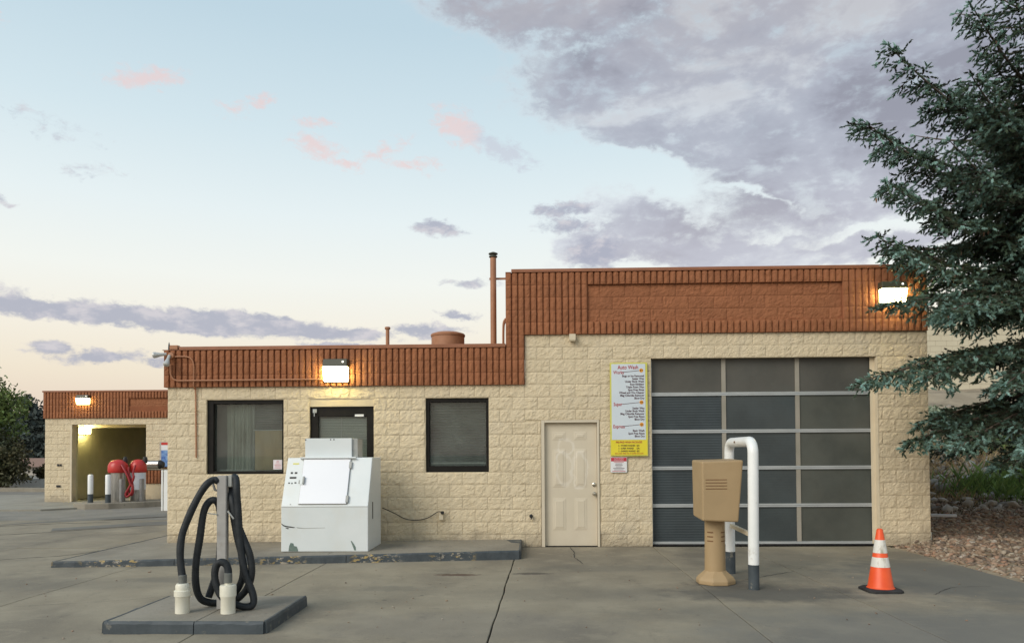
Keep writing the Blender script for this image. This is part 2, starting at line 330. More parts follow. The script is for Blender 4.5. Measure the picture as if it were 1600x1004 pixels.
M['reflect'] = mat('scuffed_reflective_collar', rgb(.68, .66, .60), rgb(.75, .72, .66), rough=.35, scale=8, dirt=rgb(.36, .32, .24), dscale=14, dlo=.56, dhi=.72, stretch=(1, 1, .3))
M['rubber'] = mat('black_rubber', rgb(.014, .013, .014), rgb(.03, .028, .028), rough=.7, scale=12)
M['steel'] = mat('brushed_steel', rgb(.45, .44, .41), rgb(.55, .53, .5), rough=.28, metal=.8, scale=6, stretch=(6, 6, 1))
M['red'] = mat('red_dome_plastic', rgb(.48, .03, .025), rgb(.55, .04, .03), rough=.35, scale=6)
M['redhose'] = mat('red_hose', rgb(.28, .015, .02), rgb(.36, .02, .025), rough=.45)
M['whitewrap'] = mat('white_wrap_print', rgb(.66, .70, .76), rgb(.75, .78, .82), rough=.5, scale=6)
M['brass'] = mat('satin_nickel', rgb(.5, .47, .4), rough=.25, metal=.9)
M['paper'] = mat('notice_paper', rgb(.75, .68, .70), rgb(.80, .74, .75), rough=.8, scale=20)
M['signwhite'] = mat('pale_blue_grey_sign', rgb(.58, .64, .69), rgb(.62, .68, .72), rough=.4, scale=2)
M['signyel'] = mat('yellow_green_sign', rgb(.58, .56, .10), rgb(.66, .62, .14), rough=.4, scale=4)
M['signyel2'] = mat('yellow_panel', rgb(.72, .60, .03), rgb(.76, .64, .04), rough=.4, scale=4)
M['inkred'] = mat('red_ink', rgb(.42, .025, .035), rough=.6)
M['inkdark'] = mat('maroon_ink', rgb(.07, .018, .03), rough=.6)
M['inkorange'] = mat('orange_ink', rgb(.80, .33, .02), rough=.6)
M['inkred2'] = mat('notice_red', rgb(.50, .03, .05), rough=.6)
M['inkblue'] = mat('blue_print', rgb(.04, .12, .38), rgb(.2, .35, .6), rough=.5, scale=14)
M['whiteprint'] = mat('white_print', rgb(.72, .72, .72), rough=.6)
M['cardboard'] = mat('plywood_board', rgb(.46, .35, .17), rgb(.54, .42, .22), rough=.8, scale=2, stretch=(6, 1, 1))
M['curtain'] = mat('grey_green_curtain', rgb(.34, .38, .31), rgb(.46, .50, .42), rough=.9, scale=2.4, stretch=(5, 1, 1))
M['room'] = mat('dim_room_wall', rgb(.20, .23, .20), rgb(.30, .33, .29), rough=.9, scale=1.4)
M['blind'] = mat('grey_green_blind', rgb(.42, .46, .42), rgb(.50, .54, .49), rough=.5, scale=3)
M['blinddark'] = mat('dark_grey_blind', rgb(.20, .205, .20), rgb(.34, .34, .325), rough=.45, scale=5, stretch=(.4, 1, 6))
M['cord'] = mat('black_cord', rgb(.012, .012, .012), rough=.5)
M['chip'] = mat('exposed_green_primer', rgb(.12, .17, .15), rgb(.17, .22, .19), rough=.8, scale=18)
M['bark'] = mat('bark', rgb(.07, .05, .035), rgb(.12, .09, .07), rough=.95, scale=8, bump=.6, bscale=25, stretch=(1, 1, .3))
M['lampbody'] = mat('bronze_lamp_body', rgb(.05, .05, .03), rgb(.07, .068, .045), rough=.5)
M['lampglass'] = mat('unlit_lamp_glass', rgb(.42, .42, .40), rgb(.5, .5, .48), rough=.12, scale=20, coat=1)

def splash(m, colr, z0, z1, k, streak=None):
    t = m.node_tree; n = t.nodes; L = t.links.new; b = n['Principled BSDF']; col = b.inputs['Base Color'].links[0].from_socket; g = n.new('ShaderNodeNewGeometry')
    sp = n.new('ShaderNodeSeparateXYZ'); L(g.outputs['Position'], sp.inputs[0]); q = n.new('ShaderNodeTexNoise'); L(g.outputs['Position'], q.inputs[0]); q.inputs['Scale'].default_value = 3; q.inputs['Detail'].default_value = 9; q.inputs['Roughness'].default_value = .7
    a = n.new('ShaderNodeMath'); a.operation = 'MULTIPLY_ADD'; L(q.outputs[0], a.inputs[0]); a.inputs[1].default_value = -.9; L(sp.outputs[2], a.inputs[2])
    r = n.new('ShaderNodeMapRange'); r.interpolation_type = 'SMOOTHSTEP'; L(a.outputs[0], r.inputs[0]); r.inputs[1].default_value = z1-.45; r.inputs[2].default_value = z0-.45; r.inputs[4].default_value = k
    x = n.new('ShaderNodeMix'); x.data_type = 'RGBA'; L(r.outputs[0], x.inputs[0]); L(col, x.inputs[6]); x.inputs[7].default_value = colr; col = x.outputs[2]
    # rain streaks: noise drawn out vertically
    mp = n.new('ShaderNodeMapping'); L(g.outputs['Position'], mp.inputs[0]); mp.inputs['Scale'].default_value = (7, 1, .55)
    q2 = n.new('ShaderNodeTexNoise'); L(mp.outputs[0], q2.inputs[0]); q2.inputs['Scale'].default_value = 1; q2.inputs['Detail'].default_value = 7; q2.inputs['Roughness'].default_value = .6
    r2 = n.new('ShaderNodeMapRange'); L(q2.outputs[0], r2.inputs[0]); r2.inputs[1].default_value = .54; r2.inputs[2].default_value = .74; r2.inputs[4].default_value = .38
    x2 = n.new('ShaderNodeMix'); x2.data_type = 'RGBA'; L(r2.outputs[0], x2.inputs[0]); L(col, x2.inputs[6]); x2.inputs[7].default_value = streak or colr; L(x2.outputs[2], b.inputs['Base Color'])
splash(M['tan'], rgb(.30, .25, .18), .02, .34, .65, rgb(.50, .42, .30)); splash(M['mortar'], rgb(.22, .18, .13), .02, .34, .6, rgb(.45, .38, .27)); splash(M['brown'], rgb(.2, .07, .03), -9, -8, 0, rgb(.24, .085, .04))
# polycarbonate pane: ribbed, semi gloss
def pane_mat(name, c1, c2, rough=.22, rib=.0):
    m = mat(name, c1, c2, rough=rough, scale=1.1, spec=.28, dirt=rgb(*(k*1.5 for k in c1[:3])), dscale=1.6, dlo=.42, dhi=.8)
    t = m.node_tree; n = t.nodes; b = n['Principled BSDF']; g = n.new('ShaderNodeNewGeometry'); w = n.new('ShaderNodeTexWave'); w.bands_direction = 'Z'
    w.inputs['Scale'].default_value = 7.5; w.inputs['Distortion'].default_value = .2; t.links.new(g.outputs['Position'], w.inputs[0])
    bp = n.new('ShaderNodeBump'); bp.inputs['Strength'].default_value = rib; bp.inputs['Distance'].default_value = .006
    t.links.new(w.outputs['Fac'], bp.inputs['Height']); t.links.new(bp.outputs[0], b.inputs['Normal']); return m
M['pane'] = [pane_mat('smoked_polycarbonate', rgb(.040, .050, .055), rgb(.053, .064, .068), rib=.3),
             pane_mat('smoked_polycarbonate_mid', rgb(.046, .056, .058), rgb(.062, .072, .072), rib=.06),
             pane_mat('olive_polycarbonate', rgb(.062, .068, .060), rgb(.10, .102, .086), .3)]  # paler and more olive from the left column to the right
M['panetop'] = pane_mat('brownish_polycarbonate', rgb(.068, .068, .060), rgb(.10, .095, .082), .35)  # top row, browner and paler than the left panes

# concrete with cracks, stains and patchy staining
def concrete(name, c1, c2, dark, spots=(), bump=.25, lo=.44, hi=.64):
    m = mat(name, c1, c2, rough=.88, scale=1.3, bump=bump, bscale=70, detail=10, objrand=.045)
    t = m.node_tree; n = t.nodes; L = t.links.new; b = n['Principled BSDF']; col = b.inputs['Base Color'].links[0].from_socket
    g = n.new('ShaderNodeNewGeometry')
    def mixer(fac, c, colr, k=1.0):
        x = n.new('ShaderNodeMix'); x.data_type = 'RGBA'; mu = n.new('ShaderNodeMath'); mu.operation = 'MULTIPLY'; L(fac, mu.inputs[0]); mu.inputs[1].default_value = k
        L(mu.outputs[0], x.inputs[0]); L(c, x.inputs[6]); x.inputs[7].default_value = colr; return x.outputs[2]
    def nz(sc, st=(1, 1, 1), det=8, ro=.6):
        mp = n.new('ShaderNodeMapping'); L(g.outputs['Position'], mp.inputs[0]); mp.inputs['Scale'].default_value = st
        q = n.new('ShaderNodeTexNoise'); L(mp.outputs[0], q.inputs[0]); q.inputs['Scale'].default_value = sc; q.inputs['Detail'].default_value = det; q.inputs['Roughness'].default_value = ro; return q.outputs[0]
    def mr(x, a, bb):
        q = n.new('ShaderNodeMapRange'); q.interpolation_type = 'SMOOTHSTEP'; L(x, q.inputs[0]); q.inputs[1].default_value = a; q.inputs[2].default_value = bb; return q.outputs[0]
    col = mixer(mr(nz(.55, (1, .6, 1)), lo, hi), col, dark, .75)
    col = mixer(mr(nz(3.2, (1, .35, 1), 10, .7), .56, .74), col, rgb(*(k*.8 for k in dark[:3])), .5)
    col = mixer(mr(nz(1.6, (1, 1.6, 1), 12, .75), .52, .60), col, rgb(*(k*1.12 for k in c2[:3])), .35)
    col = mixer(mr(nz(7, (1, 1, 1), 6, .6), .62, .72), col, rgb(*(k*.7 for k in dark[:3])), .45)
    col = mixer(mr(nz(55, det=3), .60, .72), col, rgb(*(k*1.5 for k in c2[:3])), .5)
    col = mixer(mr(nz(38, det=3), .64, .72), col, rgb(*(k*.4 for k in c1[:3])), .7)
    for (sc_, rad, kk, cc) in ((2.6, .075, .55, rgb(.07, .065, .055)), (7.5, .11, .5, rgb(.09, .082, .07)), (5.0, .06, .5, rgb(.34, .31, .26))):
        vo = n.new('ShaderNodeTexVoronoi'); L(g.outputs['Position'], vo.inputs[0]); vo.inputs['Scale'].default_value = sc_
        th = n.new('ShaderNodeSeparateColor'); L(vo.outputs['Color'], th.inputs[0]); ra = n.new('ShaderNodeMath'); ra.operation = 'MULTIPLY'; L(th.outputs[0], ra.inputs[0]); ra.inputs[1].default_value = rad*2
        sb = n.new('ShaderNodeMath'); sb.operation = 'SUBTRACT'; L(ra.outputs[0], sb.inputs[0]); sb.inputs[1].default_value = rad
        s2 = n.new('ShaderNodeMath'); s2.operation = 'SUBTRACT'; L(sb.outputs[0], s2.inputs[0]); L(vo.outputs['Distance'], s2.inputs[1])
        r5 = n.new('ShaderNodeMapRange'); L(s2.outputs[0], r5.inputs[0]); r5.inputs[1].default_value = -.01; r5.inputs[2].default_value = .02; col = mixer(r5.outputs[0], col, cc, kk)
    for (x, y, rx, ry, k, c) in spots:
        mp = n.new('ShaderNodeMapping'); mp.vector_type = 'TEXTURE'; L(g.outputs['Position'], mp.inputs[0]); mp.inputs['Location'].default_value = (x, y, 0); mp.inputs['Scale'].default_value = (rx, ry, 4)
        le = n.new('ShaderNodeVectorMath'); le.operation = 'LENGTH'; L(mp.outputs[0], le.inputs[0])
        ad = n.new('ShaderNodeMath'); ad.operation = 'ADD'; L(le.outputs['Value'], ad.inputs[0])
        nm = n.new('ShaderNodeMath'); nm.operation = 'MULTIPLY'; L(nz(4.5/max(rx, .25)), nm.inputs[0]); nm.inputs[1].default_value = 1.3; L(nm.outputs[0], ad.inputs[1])
        s = n.new('ShaderNodeMapRange'); s.interpolation_type = 'SMOOTHSTEP'; L(ad.outputs[0], s.inputs[0]); s.inputs[1].default_value = 1.75; s.inputs[2].default_value = 1.1
        col = mixer(s.outputs[0], col, c, k)
    L(col, b.inputs['Base Color']); return m
DK = rgb(.10, .095, .08)
M['conc'] = concrete('driveway_concrete', rgb(.235, .200, .142), rgb(.29, .25, .18), rgb(.155, .133, .10),
    spots=[(-.95, -2.68, .34, .11, .95, rgb(.095, .058, .038)), (-.02, -2.6, .30, .10, .9, rgb(.08, .066, .052)), (2.5, -3.9, 1.3, .55, .8, rgb(.085, .08, .068)), (2.2, -3.35, .5, .35, .7, rgb(.07, .065, .055)), (2.1, -4.9, 1.6, .5, .35, DK), (5.0, -3.0, 1.6, 1.8, .7, rgb(.115, .113, .10)), (3.6, -5.6, 2.8, 1.1, .45, rgb(.13, .135, .13)), (.5, -3.9, 1.5, .5, .25, DK), (-4.4, -3.0, .7, .25, .4, DK), (-1.6, -3.6, .5, .2, .35, DK),
           (3.4, -1.3, 1.6, .9, .35, DK), (-.6, -5.4, 1.6, .8, .3, rgb(.14, .13, .12)), (-5.5, -3.3, 2.2, .5, .25, DK), (4.2, -6.0, 3.0, 1.2, .35, rgb(.13, .125, .115)), (1.0, -2.2, 1.4, .35, .35, DK)])
M['pad'] = concrete('pad_concrete', rgb(.23, .205, .16), rgb(.28, .25, .20), rgb(.16, .14, .11))
M['apron'] = concrete('apron_concrete', rgb(.25, .23, .19), rgb(.30, .28, .23), rgb(.20, .185, .15))
M['asphalt'] = concrete('worn_asphalt', rgb(.15, .14, .12), rgb(.18, .17, .145), rgb(.12, .115, .10), bump=.5)
M['jointdirt'] = mat('joint_dirt', rgb(.035, .031, .026), rgb(.055, .05, .042), rough=.95, scale=9)
M['asph2'] = concrete('patched_asphalt', rgb(.20, .185, .155), rgb(.24, .22, .185), rgb(.155, .145, .125), bump=.4)
def chipped(name):
    m = mat(name, rgb(.038, .048, .055), rgb(.056, .068, .076), rough=.65, scale=9, bump=.5, bscale=30)
    t = m.node_tree; n = t.nodes; L = t.links.new; b = n['Principled BSDF']; col = b.inputs['Base Color'].links[0].from_socket
    g = n.new('ShaderNodeNewGeometry'); mp = n.new('ShaderNodeMapping'); L(g.outputs['Position'], mp.inputs[0]); mp.inputs['Scale'].default_value = (.6, 1, 1.3)
    def lay(sc, a, bb, c, k):
        nonlocal col
        q = n.new('ShaderNodeTexNoise'); L(mp.outputs[0], q.inputs[0]); q.inputs['Scale'].default_value = sc; q.inputs['Detail'].default_value = 9; q.inputs['Roughness'].default_value = .65
        r = n.new('ShaderNodeMapRange'); L(q.outputs[0], r.inputs[0]); r.inputs[1].default_value = a; r.inputs[2].default_value = bb
        # chips only from the edge of the kerb, thinning out in patches along it
        w = n.new('ShaderNodeTexNoise'); L(g.outputs['Position'], w.inputs[0]); w.inputs['Scale'].default_value = 1.1; w.inputs['Detail'].default_value = 2
        wr = n.new('ShaderNodeMapRange'); L(w.outputs[0], wr.inputs[0]); wr.inputs[1].default_value = .44; wr.inputs[2].default_value = .56
        mu = n.new('ShaderNodeMath'); mu.operation = 'MULTIPLY'; L(r.outputs[0], mu.inputs[0]); L(wr.outputs[0], mu.inputs[1])
        m2 = n.new('ShaderNodeMath'); m2.operation = 'MULTIPLY'; L(mu.outputs[0], m2.inputs[0]); m2.inputs[1].default_value = k
        x = n.new('ShaderNodeMix'); x.data_type = 'RGBA'; L(m2.outputs[0], x.inputs[0]); L(col, x.inputs[6]); x.inputs[7].default_value = c; col = x.outputs[2]
    lay(15, .55, .58, rgb(.46, .32, .10), .85); lay(24, .56, .60, rgb(.34, .30, .24), .9)
    L(col, b.inputs['Base Color']); return m
M['kerbchip'] = chipped('slate_paint_over_yellow')

# ================================================================== block walls
def subtract(iv, cuts):
    out = [iv]
    for c0, c1 in cuts:
        o2 = []
        for a, b in out:
            if c1 <= a or c0 >= b: o2.append((a, b)); continue
            if c0 > a+.02: o2.append((a, c0))
            if c1 < b-.02: o2.append((c1, b))
        out = o2
    return out
_bc = {}
def block_mesh(w, h, var, key, m, name):
    k = (round(w, 2), round(h, 2), var if w > .3 else var % 3, key)
    if k in _bc: return _bc[k]
    w2, h2 = w/2-.002, h/2-.002
    nx = max(4, round(w/.029)); nz = max(3, round(h/.029)); mb = MB()
    sd_ = var*17.3+w*5+(50 if key == 'b' else 0)
    for j in range(-1, nz+2):
        for i in range(-1, nx+2):
            ii = min(max(i, 0), nx); jj = min(max(j, 0), nz)
            x = -w2+2*w2*ii/nx; z = -h2+2*h2*jj/nz
            if i in (-1, nx+1) or j in (-1, nz+1): mb.v.append((x, .003, z)); continue
            e_ = min(ii, nx-ii, jj, nz-jj)
            q = mnoise.fractal(Vector((x*20+sd_, z*22, var*3.1)), .8, 2.0, 3)
            ri = mnoise.noise(Vector((x*5+z*7+sd_, z*3-x*4, sd_)))
            if e_ > 0:
                x += random.uniform(-.006, .006); z += random.uniform(-.006, .006)
                y = -.010-.0085*q-.004*abs(ri)*2
            else: y = -.007-.006*q
            mb.v.append((x, y, z))
    W_ = nx+3
    for j in range(nz+2):
        for i in range(nx+2):
            a = j*W_+i; mb.f.append((a, a+1, a+W_+1, a+W_) if (i+j) % 2 else (a, a+1, a+W_+1, a+W_))
    me = mb.mesh(name, m); _bc[k] = me; return me
def rib_mesh(n, p, h, var, m, name):
    k = ('rib', n, round(p, 3), round(h, 3), var)
    if k in _bc: return _bc[k]
    mb = MB(); rows = 5; cols = []
    for r in range(n):
        x0 = r*p
        cols += [(x0+.001, .0, 0), (x0+.012, -.030, 1), (x0+p*.5, -.036, 1), (x0+p-.020, -.032, 1), (x0+p-.012, .0, 0)]
    for j in range(-1, rows+2):
        jj = min(max(j, 0), rows); z = -h/2+.002+(h-.004)*jj/rows
        for ci, (x, y, fr) in enumerate(cols):
            if j in (-1, rows+1): mb.v.append((x, .006, z)); continue
            if fr:
                q = mnoise.noise(Vector((ci*1.7+var*9, z*14, var*5.0))); y2 = y+.010*q+(.006 if jj in (0, rows) else 0); x2 = x+.004*mnoise.noise(Vector((ci*3.1, z*22, var*7.7)))
            else: y2, x2 = y, x
            mb.v.append((x2, y2, z))
    nc = len(cols)
    for j in range(rows+2):
        for i in range(nc-1):
            a = j*nc+i; mb.f.append((a, a+1, a+nc+1, a+nc))
    me = mb.mesh(name, m); _bc[k] = me; return me
BW, CH = .406, .2005
def lay_blocks(parent, x0, x1, z0, n, yf, joint, openings, m, name='block', first=0, key='t', ch=CH):
    for c in range(n):
        za, zb = z0+c*ch, z0+(c+1)*ch
        off = joint+(BW/2 if (c+first) % 2 else 0)
        k = math.floor((x0-off)/BW); x = off+k*BW
        while x < x1-.001:
            a, b = max(x, x0), min(x+BW, x1)
            if b-a > .03:
                # an opening may cut a block partly in height too
                cuts = [(o[0], o[1]) for o in openings if o[2] < zb-.06 and o[3] > za+.06]
                for (p_, q_) in subtract((a, b), cuts):
                    if q_-p_ < .03: continue
                    zl, zh = za, zb
                    for o in openings:
                        if o[0] < q_-.01 and o[1] > p_+.01:
                            if za < o[3] < zb and o[3]-za <= .061: zl = o[3]
                            if za < o[2] < zb and zb-o[2] <= .061: zh = o[2]
                    w, h = q_-p_, zh-zl
                    inst(name, block_mesh(w, h, random.randrange(7), key, m, name), ((p_+q_)/2, yf, (zl+zh)/2), parent)
            x += BW
def lay_ribs(parent, x_right, nribs, z0, n, yf, p, openings=(), name='ribbed_block', ch=.2):
    """ribbed blocks laid from x_right towards -X, four ribs to a block"""
    for c in range(n):
        za = z0+c*ch; r = 0
        while r < nribs:
            k = min(4, nribs-r); xa = x_right-(r+k)*p; xb = x_right-r*p
            skip = any(o[0] < (xa+xb)/2 < o[1] and o[2]-.01 < za+ch/2 < o[3]+.01 for o in openings)
            if not skip: inst(name, rib_mesh(k, p, ch, random.randrange(6), M['brown'], name), (xa, yf, za+ch/2), parent)
            r += k
def wall_core(mb, x0, x1, z0, z1, y0, y1, openings):
    xs = sorted({x0, x1, *[o[0] for o in openings], *[o[1] for o in openings]}); zs = sorted({z0, z1, *[o[2] for o in openings], *[o[3] for o in openings]})
    xs = [x for x in xs if x0 <= x <= x1]; zs = [z for z in zs if z0 <= z <= z1]
    for i in range(len(xs)-1):
        for j in range(len(zs)-1):
            cx_, cz_ = (xs[i]+xs[i+1])/2, (zs[j]+zs[j+1])/2
            if any(o[0] < cx_ < o[1] and o[2] < cz_ < o[3] for o in openings): continue
            mb.box(xs[i], xs[i+1], y0, y1, zs[j], zs[j+1])

# ================================================================== ground
gs = MB()
def hill(x, y):
    t = max(0, min(1, (y-.6)/14)); s = t*t*(3-2*t); side = max(0, min(1, (x-5.4)/1.0))
    z = side*(.02+3.55*(s*.55+t*.45)) if y > .6 else side*.02
    z += side*(.05*mnoise.noise(Vector((x*1.3, y*1.3, 0)))+.16*t*mnoise.noise(Vector((x*.5, y*.5, 3))))
    side2 = max(0, min(1, (x-5.62-(.25 if y < 0 else 0))/.5)); z += side2*.07
    return z-.05*(1-side)
gs = MB(); gs.add([(-700, -300, -.06), (700, -300, -.06), (700, 900, -.06), (-700, 900, -.06)], [(0, 1, 2, 3)])
ground = gs.build('ground', M['asphalt'], origin=(0, 0, -.06)); tag(ground, kind='structure')

pave = MB().box(-13.2, 5.62, -14, -.0, -.055, -.03).box(-13.2, -6.0, 0, 5, -.055, -.03).build('concrete_pavement', M['jointdirt'], origin=(0, 0, -.055)); tag(pave, kind='structure')
def edge_x(x, y):     # wavy joint line running in depth
    amp = .018 if abs(x+.27) < .05 else .009
    return x+amp*mnoise.noise(Vector((x*3, y*1.4, 1)))*1.6+(.10*(y+1.2)/-4.8*-1 if abs(x+.27) < .05 else 0)
def slab(x0, x1, y0, y1, gap=.0048, m=M['conc']):
    n = max(2, int((y1-y0)/.12)); top = []; mb = MB()
    L_ = [(edge_x(x0, y0+(y1-y0)*i/n)+gap+(.006*random.random() if abs(x0+.27) < .05 else 0), y0+(y1-y0)*i/n) for i in range(n+1)]
    R_ = [(edge_x(x1, y0+(y1-y0)*i/n)-gap-(.004*random.random() if abs(x1+.27) < .05 else 0), y0+(y1-y0)*i/n) for i in range(n+1)]
    L_[0] = (L_[0][0], y0+gap*.6); R_[0] = (R_[0][0], y0+gap*.6); L_[-1] = (L_[-1][0], y1-gap*.6); R_[-1] = (R_[-1][0], y1-gap*.6)
    for (a, b) in zip(L_, R_):
        mb.v += [(a[0], a[1], -.029), (a[0], a[1], -.003), (a[0]+.006, a[1], 0), (b[0]-.006, b[1], 0), (b[0], b[1], -.003), (b[0], b[1], -.029)]
    for i in range(n):
        for k in range(5):
            a = i*6+k; mb.f.append((a, a+1, a+7, a+6))
    mb.f.append((5, 4, 3, 2, 1, 0)); e_ = n*6; mb.f.append(tuple(e_+k for k in range(6)))
    o = mb.build('slab', m, pave); return o
XJ = [-13.2, -10.6, -8.45, -5.39, -2.88, -.27, 1.90, 3.30, 5.60]
for i in range(len(XJ)-1):
    a, b = XJ[i], XJ[i+1]
    ys = [-14, -9.1, -4.36, -.03] if a >= 3.2 else ([-14, -9.1, -.03] if a > 1.8 else ([-14, -8.4, -.03]))
    if b <= -8: ys = [-14, -8.4, -1.6, 2.2, 5.0]
    elif b < -5: ys = [-14, -8.4, -1.5, 2.2, 5.0] if b < -6.2 else [-14, -8.4, -.03]
    for j in range(len(ys)-1): slab(a, b, ys[j], ys[j+1])
slab(-8.45, -5.97, 0.0, 2.2); slab(-8.45, -5.97, 2.2, 5.0)
# hairline cracks: narrow strips of dirt lying in the surface
def crack(pts, w=.008, name='crack', parent=None, z=.0035):
    pts = spline([(p[0], p[1], 0) for p in pts], 8); mb = MB(); n = len(pts)
    for i, p in enumerate(pts):
        t = (pts[min(i+1, n-1)]-pts[max(i-1, 0)]).normalized(); s = Vector((-t.y, t.x, 0)); j = random.uniform(-.012, .012)
        ww = w*(.35+.65*random.random())*min(1, 4*(1-abs(2*i/(n-1)-1))+.15); c = p+s*j
        mb.v += [(c.x-s.x*ww, c.y-s.y*ww, z), (c.x+s.x*ww, c.y+s.y*ww, z)]
    for i in range(n-1): a = 2*i; mb.f.append((a, a+1, a+3, a+2))
    o = mb.build(name, M['jointdirt'], parent or pave); return o
crack([(.59, -.05), (.62, -.7), (.60, -1.2), (.68, -1.85)], .010)
crack([(2.46, -3.1), (2.9, -2.75), (3.3, -2.45)], .007)
crack([(-8.4, -2.0), (-7.6, -1.2), (-7.1, -.9), (-6.7, .0)], .014)
crack([(-12.5, 1.0), (-11.3, 1.7), (-10.2, 1.9), (-9.0, 2.9), (-8.0, 3.9)], .03)
crack([(-12.9, 3.4), (-11.5, 3.6), (-10.4, 4.2), (-9.3, 4.4)], .03)
crack([(-5.3, -4.6), (-4.4, -4.3), (-3.6, -3.9), (-2.9, -3.8)], .004)
crack([(4.2, -4.0), (4.6, -3.6), (5.1, -3.5)], .006)
crack([(-1.9, -7.2), (-1.2, -6.6), (-.5, -6.3)], .005)

# patched asphalt sheets further back and the bay apron
def sheet(name, pts, z, m, kind='structure', parent=None, th=.012):
    n = len(pts); mb = MB()
    mb.v = [(p[0], p[1], z) for p in pts]+[(p[0], p[1], z-th) for p in pts]; mb.f = [tuple(range(n))]+[(i, i+n, (i+1) % n+n, (i+1) % n) for i in range(n)]
    o = mb.build(name, m, parent, origin=(sum(p[0] for p in pts)/n, sum(p[1] for p in pts)/n, z-th))
    if kind: tag(o, kind=kind)
    return o
sheet('asphalt_lane', [(-60, 4.9), (-5.96, 5.15), (-5.96, 40), (-60, 40)], -.012, M['asph2'])
sheet('asphalt_patch', [(-11.6, 3.9), (-10.2, 4.9), (-8.9, 5.9), (-5.96, 7.9), (-5.96, 9.5), (-8.2, 8.3), (-9.6, 6.6), (-10.9, 5.1)], .004, M['asphalt'])
sheet('asphalt_patch', [(-9.6, 2.6), (-8.5, 3.5), (-5.97, 4.7), (-5.97, 5.1), (-8.4, 4.6), (-9.9, 3.1)], .006, M['asphalt'])
sheet('concrete_apron', [(-30, 7.4), (-13.4, 7.9), (-12.4, 9.0), (-6.5, 12.5), (-6.5, 20), (-30, 20)], .035, M['apron'], th=.06)
sheet('road', [(-80, 16.2), (-15.5, 15.0), (-15.5, 60), (-80, 60)], .043, M['asph2'], th=.02)

# ================================================================== raised pad and kerb along the wall
pad = empty('raised_concrete_pad', (-3.3, -1, 0), 'low concrete pad with chipped slate blue kerb edge along the cream wall', 'raised pad')
PT = .105
fr = [(-6.52, -2.03), (-4.9, -1.90), (-2.6, -1.66), (-1.3, -1.50), (-.20, -1.36)]
def ptop(x): return .078+.047*min(1, max(0, (x+6.5)/6.3))
mb = MB(); top = [(p[0], p[1]+.012) for p in fr]+[(-.20, -.0), (-5.96, -.0), (-5.96, 3.4), (-6.5, 3.4)]
n = len(top); mb.v = [(p[0], p[1], ptop(p[0])-.002) for p in top]+[(p[0], p[1], -.02) for p in top]; mb.f = [tuple(range(n))]+[(i, i+n, (i+1) % n+n, (i+1) % n) for i in range(n)]
mb.build('concrete_top', M['pad'], pad)
def kerb_seg(a, b, parent, m, zt, zb=-.01, w=.022, name='kerb_face', jag=.0):
    a = Vector((a[0], a[1], 0)); b = Vector((b[0], b[1], 0)); d = (b-a).normalized(); nrm = Vector((d.y, -d.x, 0)); k = max(2, int((b-a).length/.05)); mb = MB()
    ztf = zt if callable(zt) else (lambda x: zt_)
    zt_ = zt
    for i in range(k+1):
        p = a+(b-a)*i/k; zt = ztf(p.x); j = jag*mnoise.noise(Vector((p.x*7, p.y*7, 2))); j2 = jag*mnoise.noise(Vector((p.x*11, p.y*11, 9)))
        o_ = p+nrm*(w+j); t_ = p+nrm*(w*.5+j)
        mb.v += [(o_.x+nrm.x*.006, o_.y+nrm.y*.006, zb), (o_.x, o_.y, zt-.018+j2), (t_.x, t_.y, zt+.003+j2*.4), (p.x-nrm.x*.008, p.y-nrm.y*.008, zt+.003), (p.x-nrm.x*.008, p.y-nrm.y*.008, zb)]
    for i in range(k):
        for q in range(4): c = i*5+q; mb.f.append((c, c+5, c+6, c+1))
    mb.f.append((0, 1, 2, 3, 4)); c = k*5; mb.f.append((c+4, c+3, c+2, c+1, c))
    return mb.build(name, m, parent)
for i in range(len(fr)-1):
    g = .004; a, b = Vector(fr[i]), Vector(fr[i+1]); d = (b-a).normalized()*g
    kerb_seg(a+d, b-d, pad, M['kerbchip'], ptop, jag=.014)
kerb_seg((-.20, -1.345), (-.20, -.03), pad, M['slate'], ptop, jag=.01)
kerb_seg((-6.50, 3.35), (-6.50, -2.0), pad, M['slate'], ptop, w=.012, jag=.01)
crack([(-2.88, -1.62), (-2.87, -.9), (-2.85, -.1)], .004, parent=pad, z=ptop(-2.87)+.001)
sheet('worn_corner', [(-.42, -.10), (-.21, -.10), (-.21, -.5), (-.34, -.42)], ptop(-.3)+.003, M['slate'], kind=None, parent=pad, th=.003)

# ================================================================== main building
XL, XR, XS = -5.955, 6.29, -.115           # left corner, right corner, step between low and high parts
bld = empty('car_wash_building', (0, 0, 0), 'cream block car wash building with rust brown ribbed parapet, nearest and largest', 'building')
OP = {'win1': (-5.313, -4.046, 1.19, 2.396), 'side': (-3.617, -2.572, .105, 2.278), 'win2': (-1.726, -.705, 1.203, 2.398),
      'door': (.136, 1.074, 0, 2.032), 'garage': (1.911, 5.485, 0, 3.012)}
ops = list(OP.values())
ZL, ZU = 13*CH, 17*CH                        # undersides of the two parapets
mb = MB(); wall_core(mb, XL+.012, XS, 0, ZL+.1, .006, .2, ops); wall_core(mb, XS, XR-.01, 0, ZU+.1, .006, .2, ops)
mb.box(XL+.012, XL+.2, .2, 9, 0, ZL+.1).box(XR-.2, XR-.01, .2, 9, 0, ZU+.1).box(XL+.2, XR-.2, 8.8, 9, 0, ZL+.1)
wall = mb.build('wall', M['mortar'], bld)
lay_blocks(wall, XL, XR, 0, 13, .002, .083, ops, M['tan'], first=1)
lay_blocks(wall, XS, XR, ZL, 4, .002, .083, ops, M['tan'], first=0)
MB().box(XL+.2, XS-.3, .2, 8.8, 2.85, 2.95).box(XS-.3, XR-.2, .2, 8.8, 4.1, 4.2).build('roof', M['asphalt'], bld)
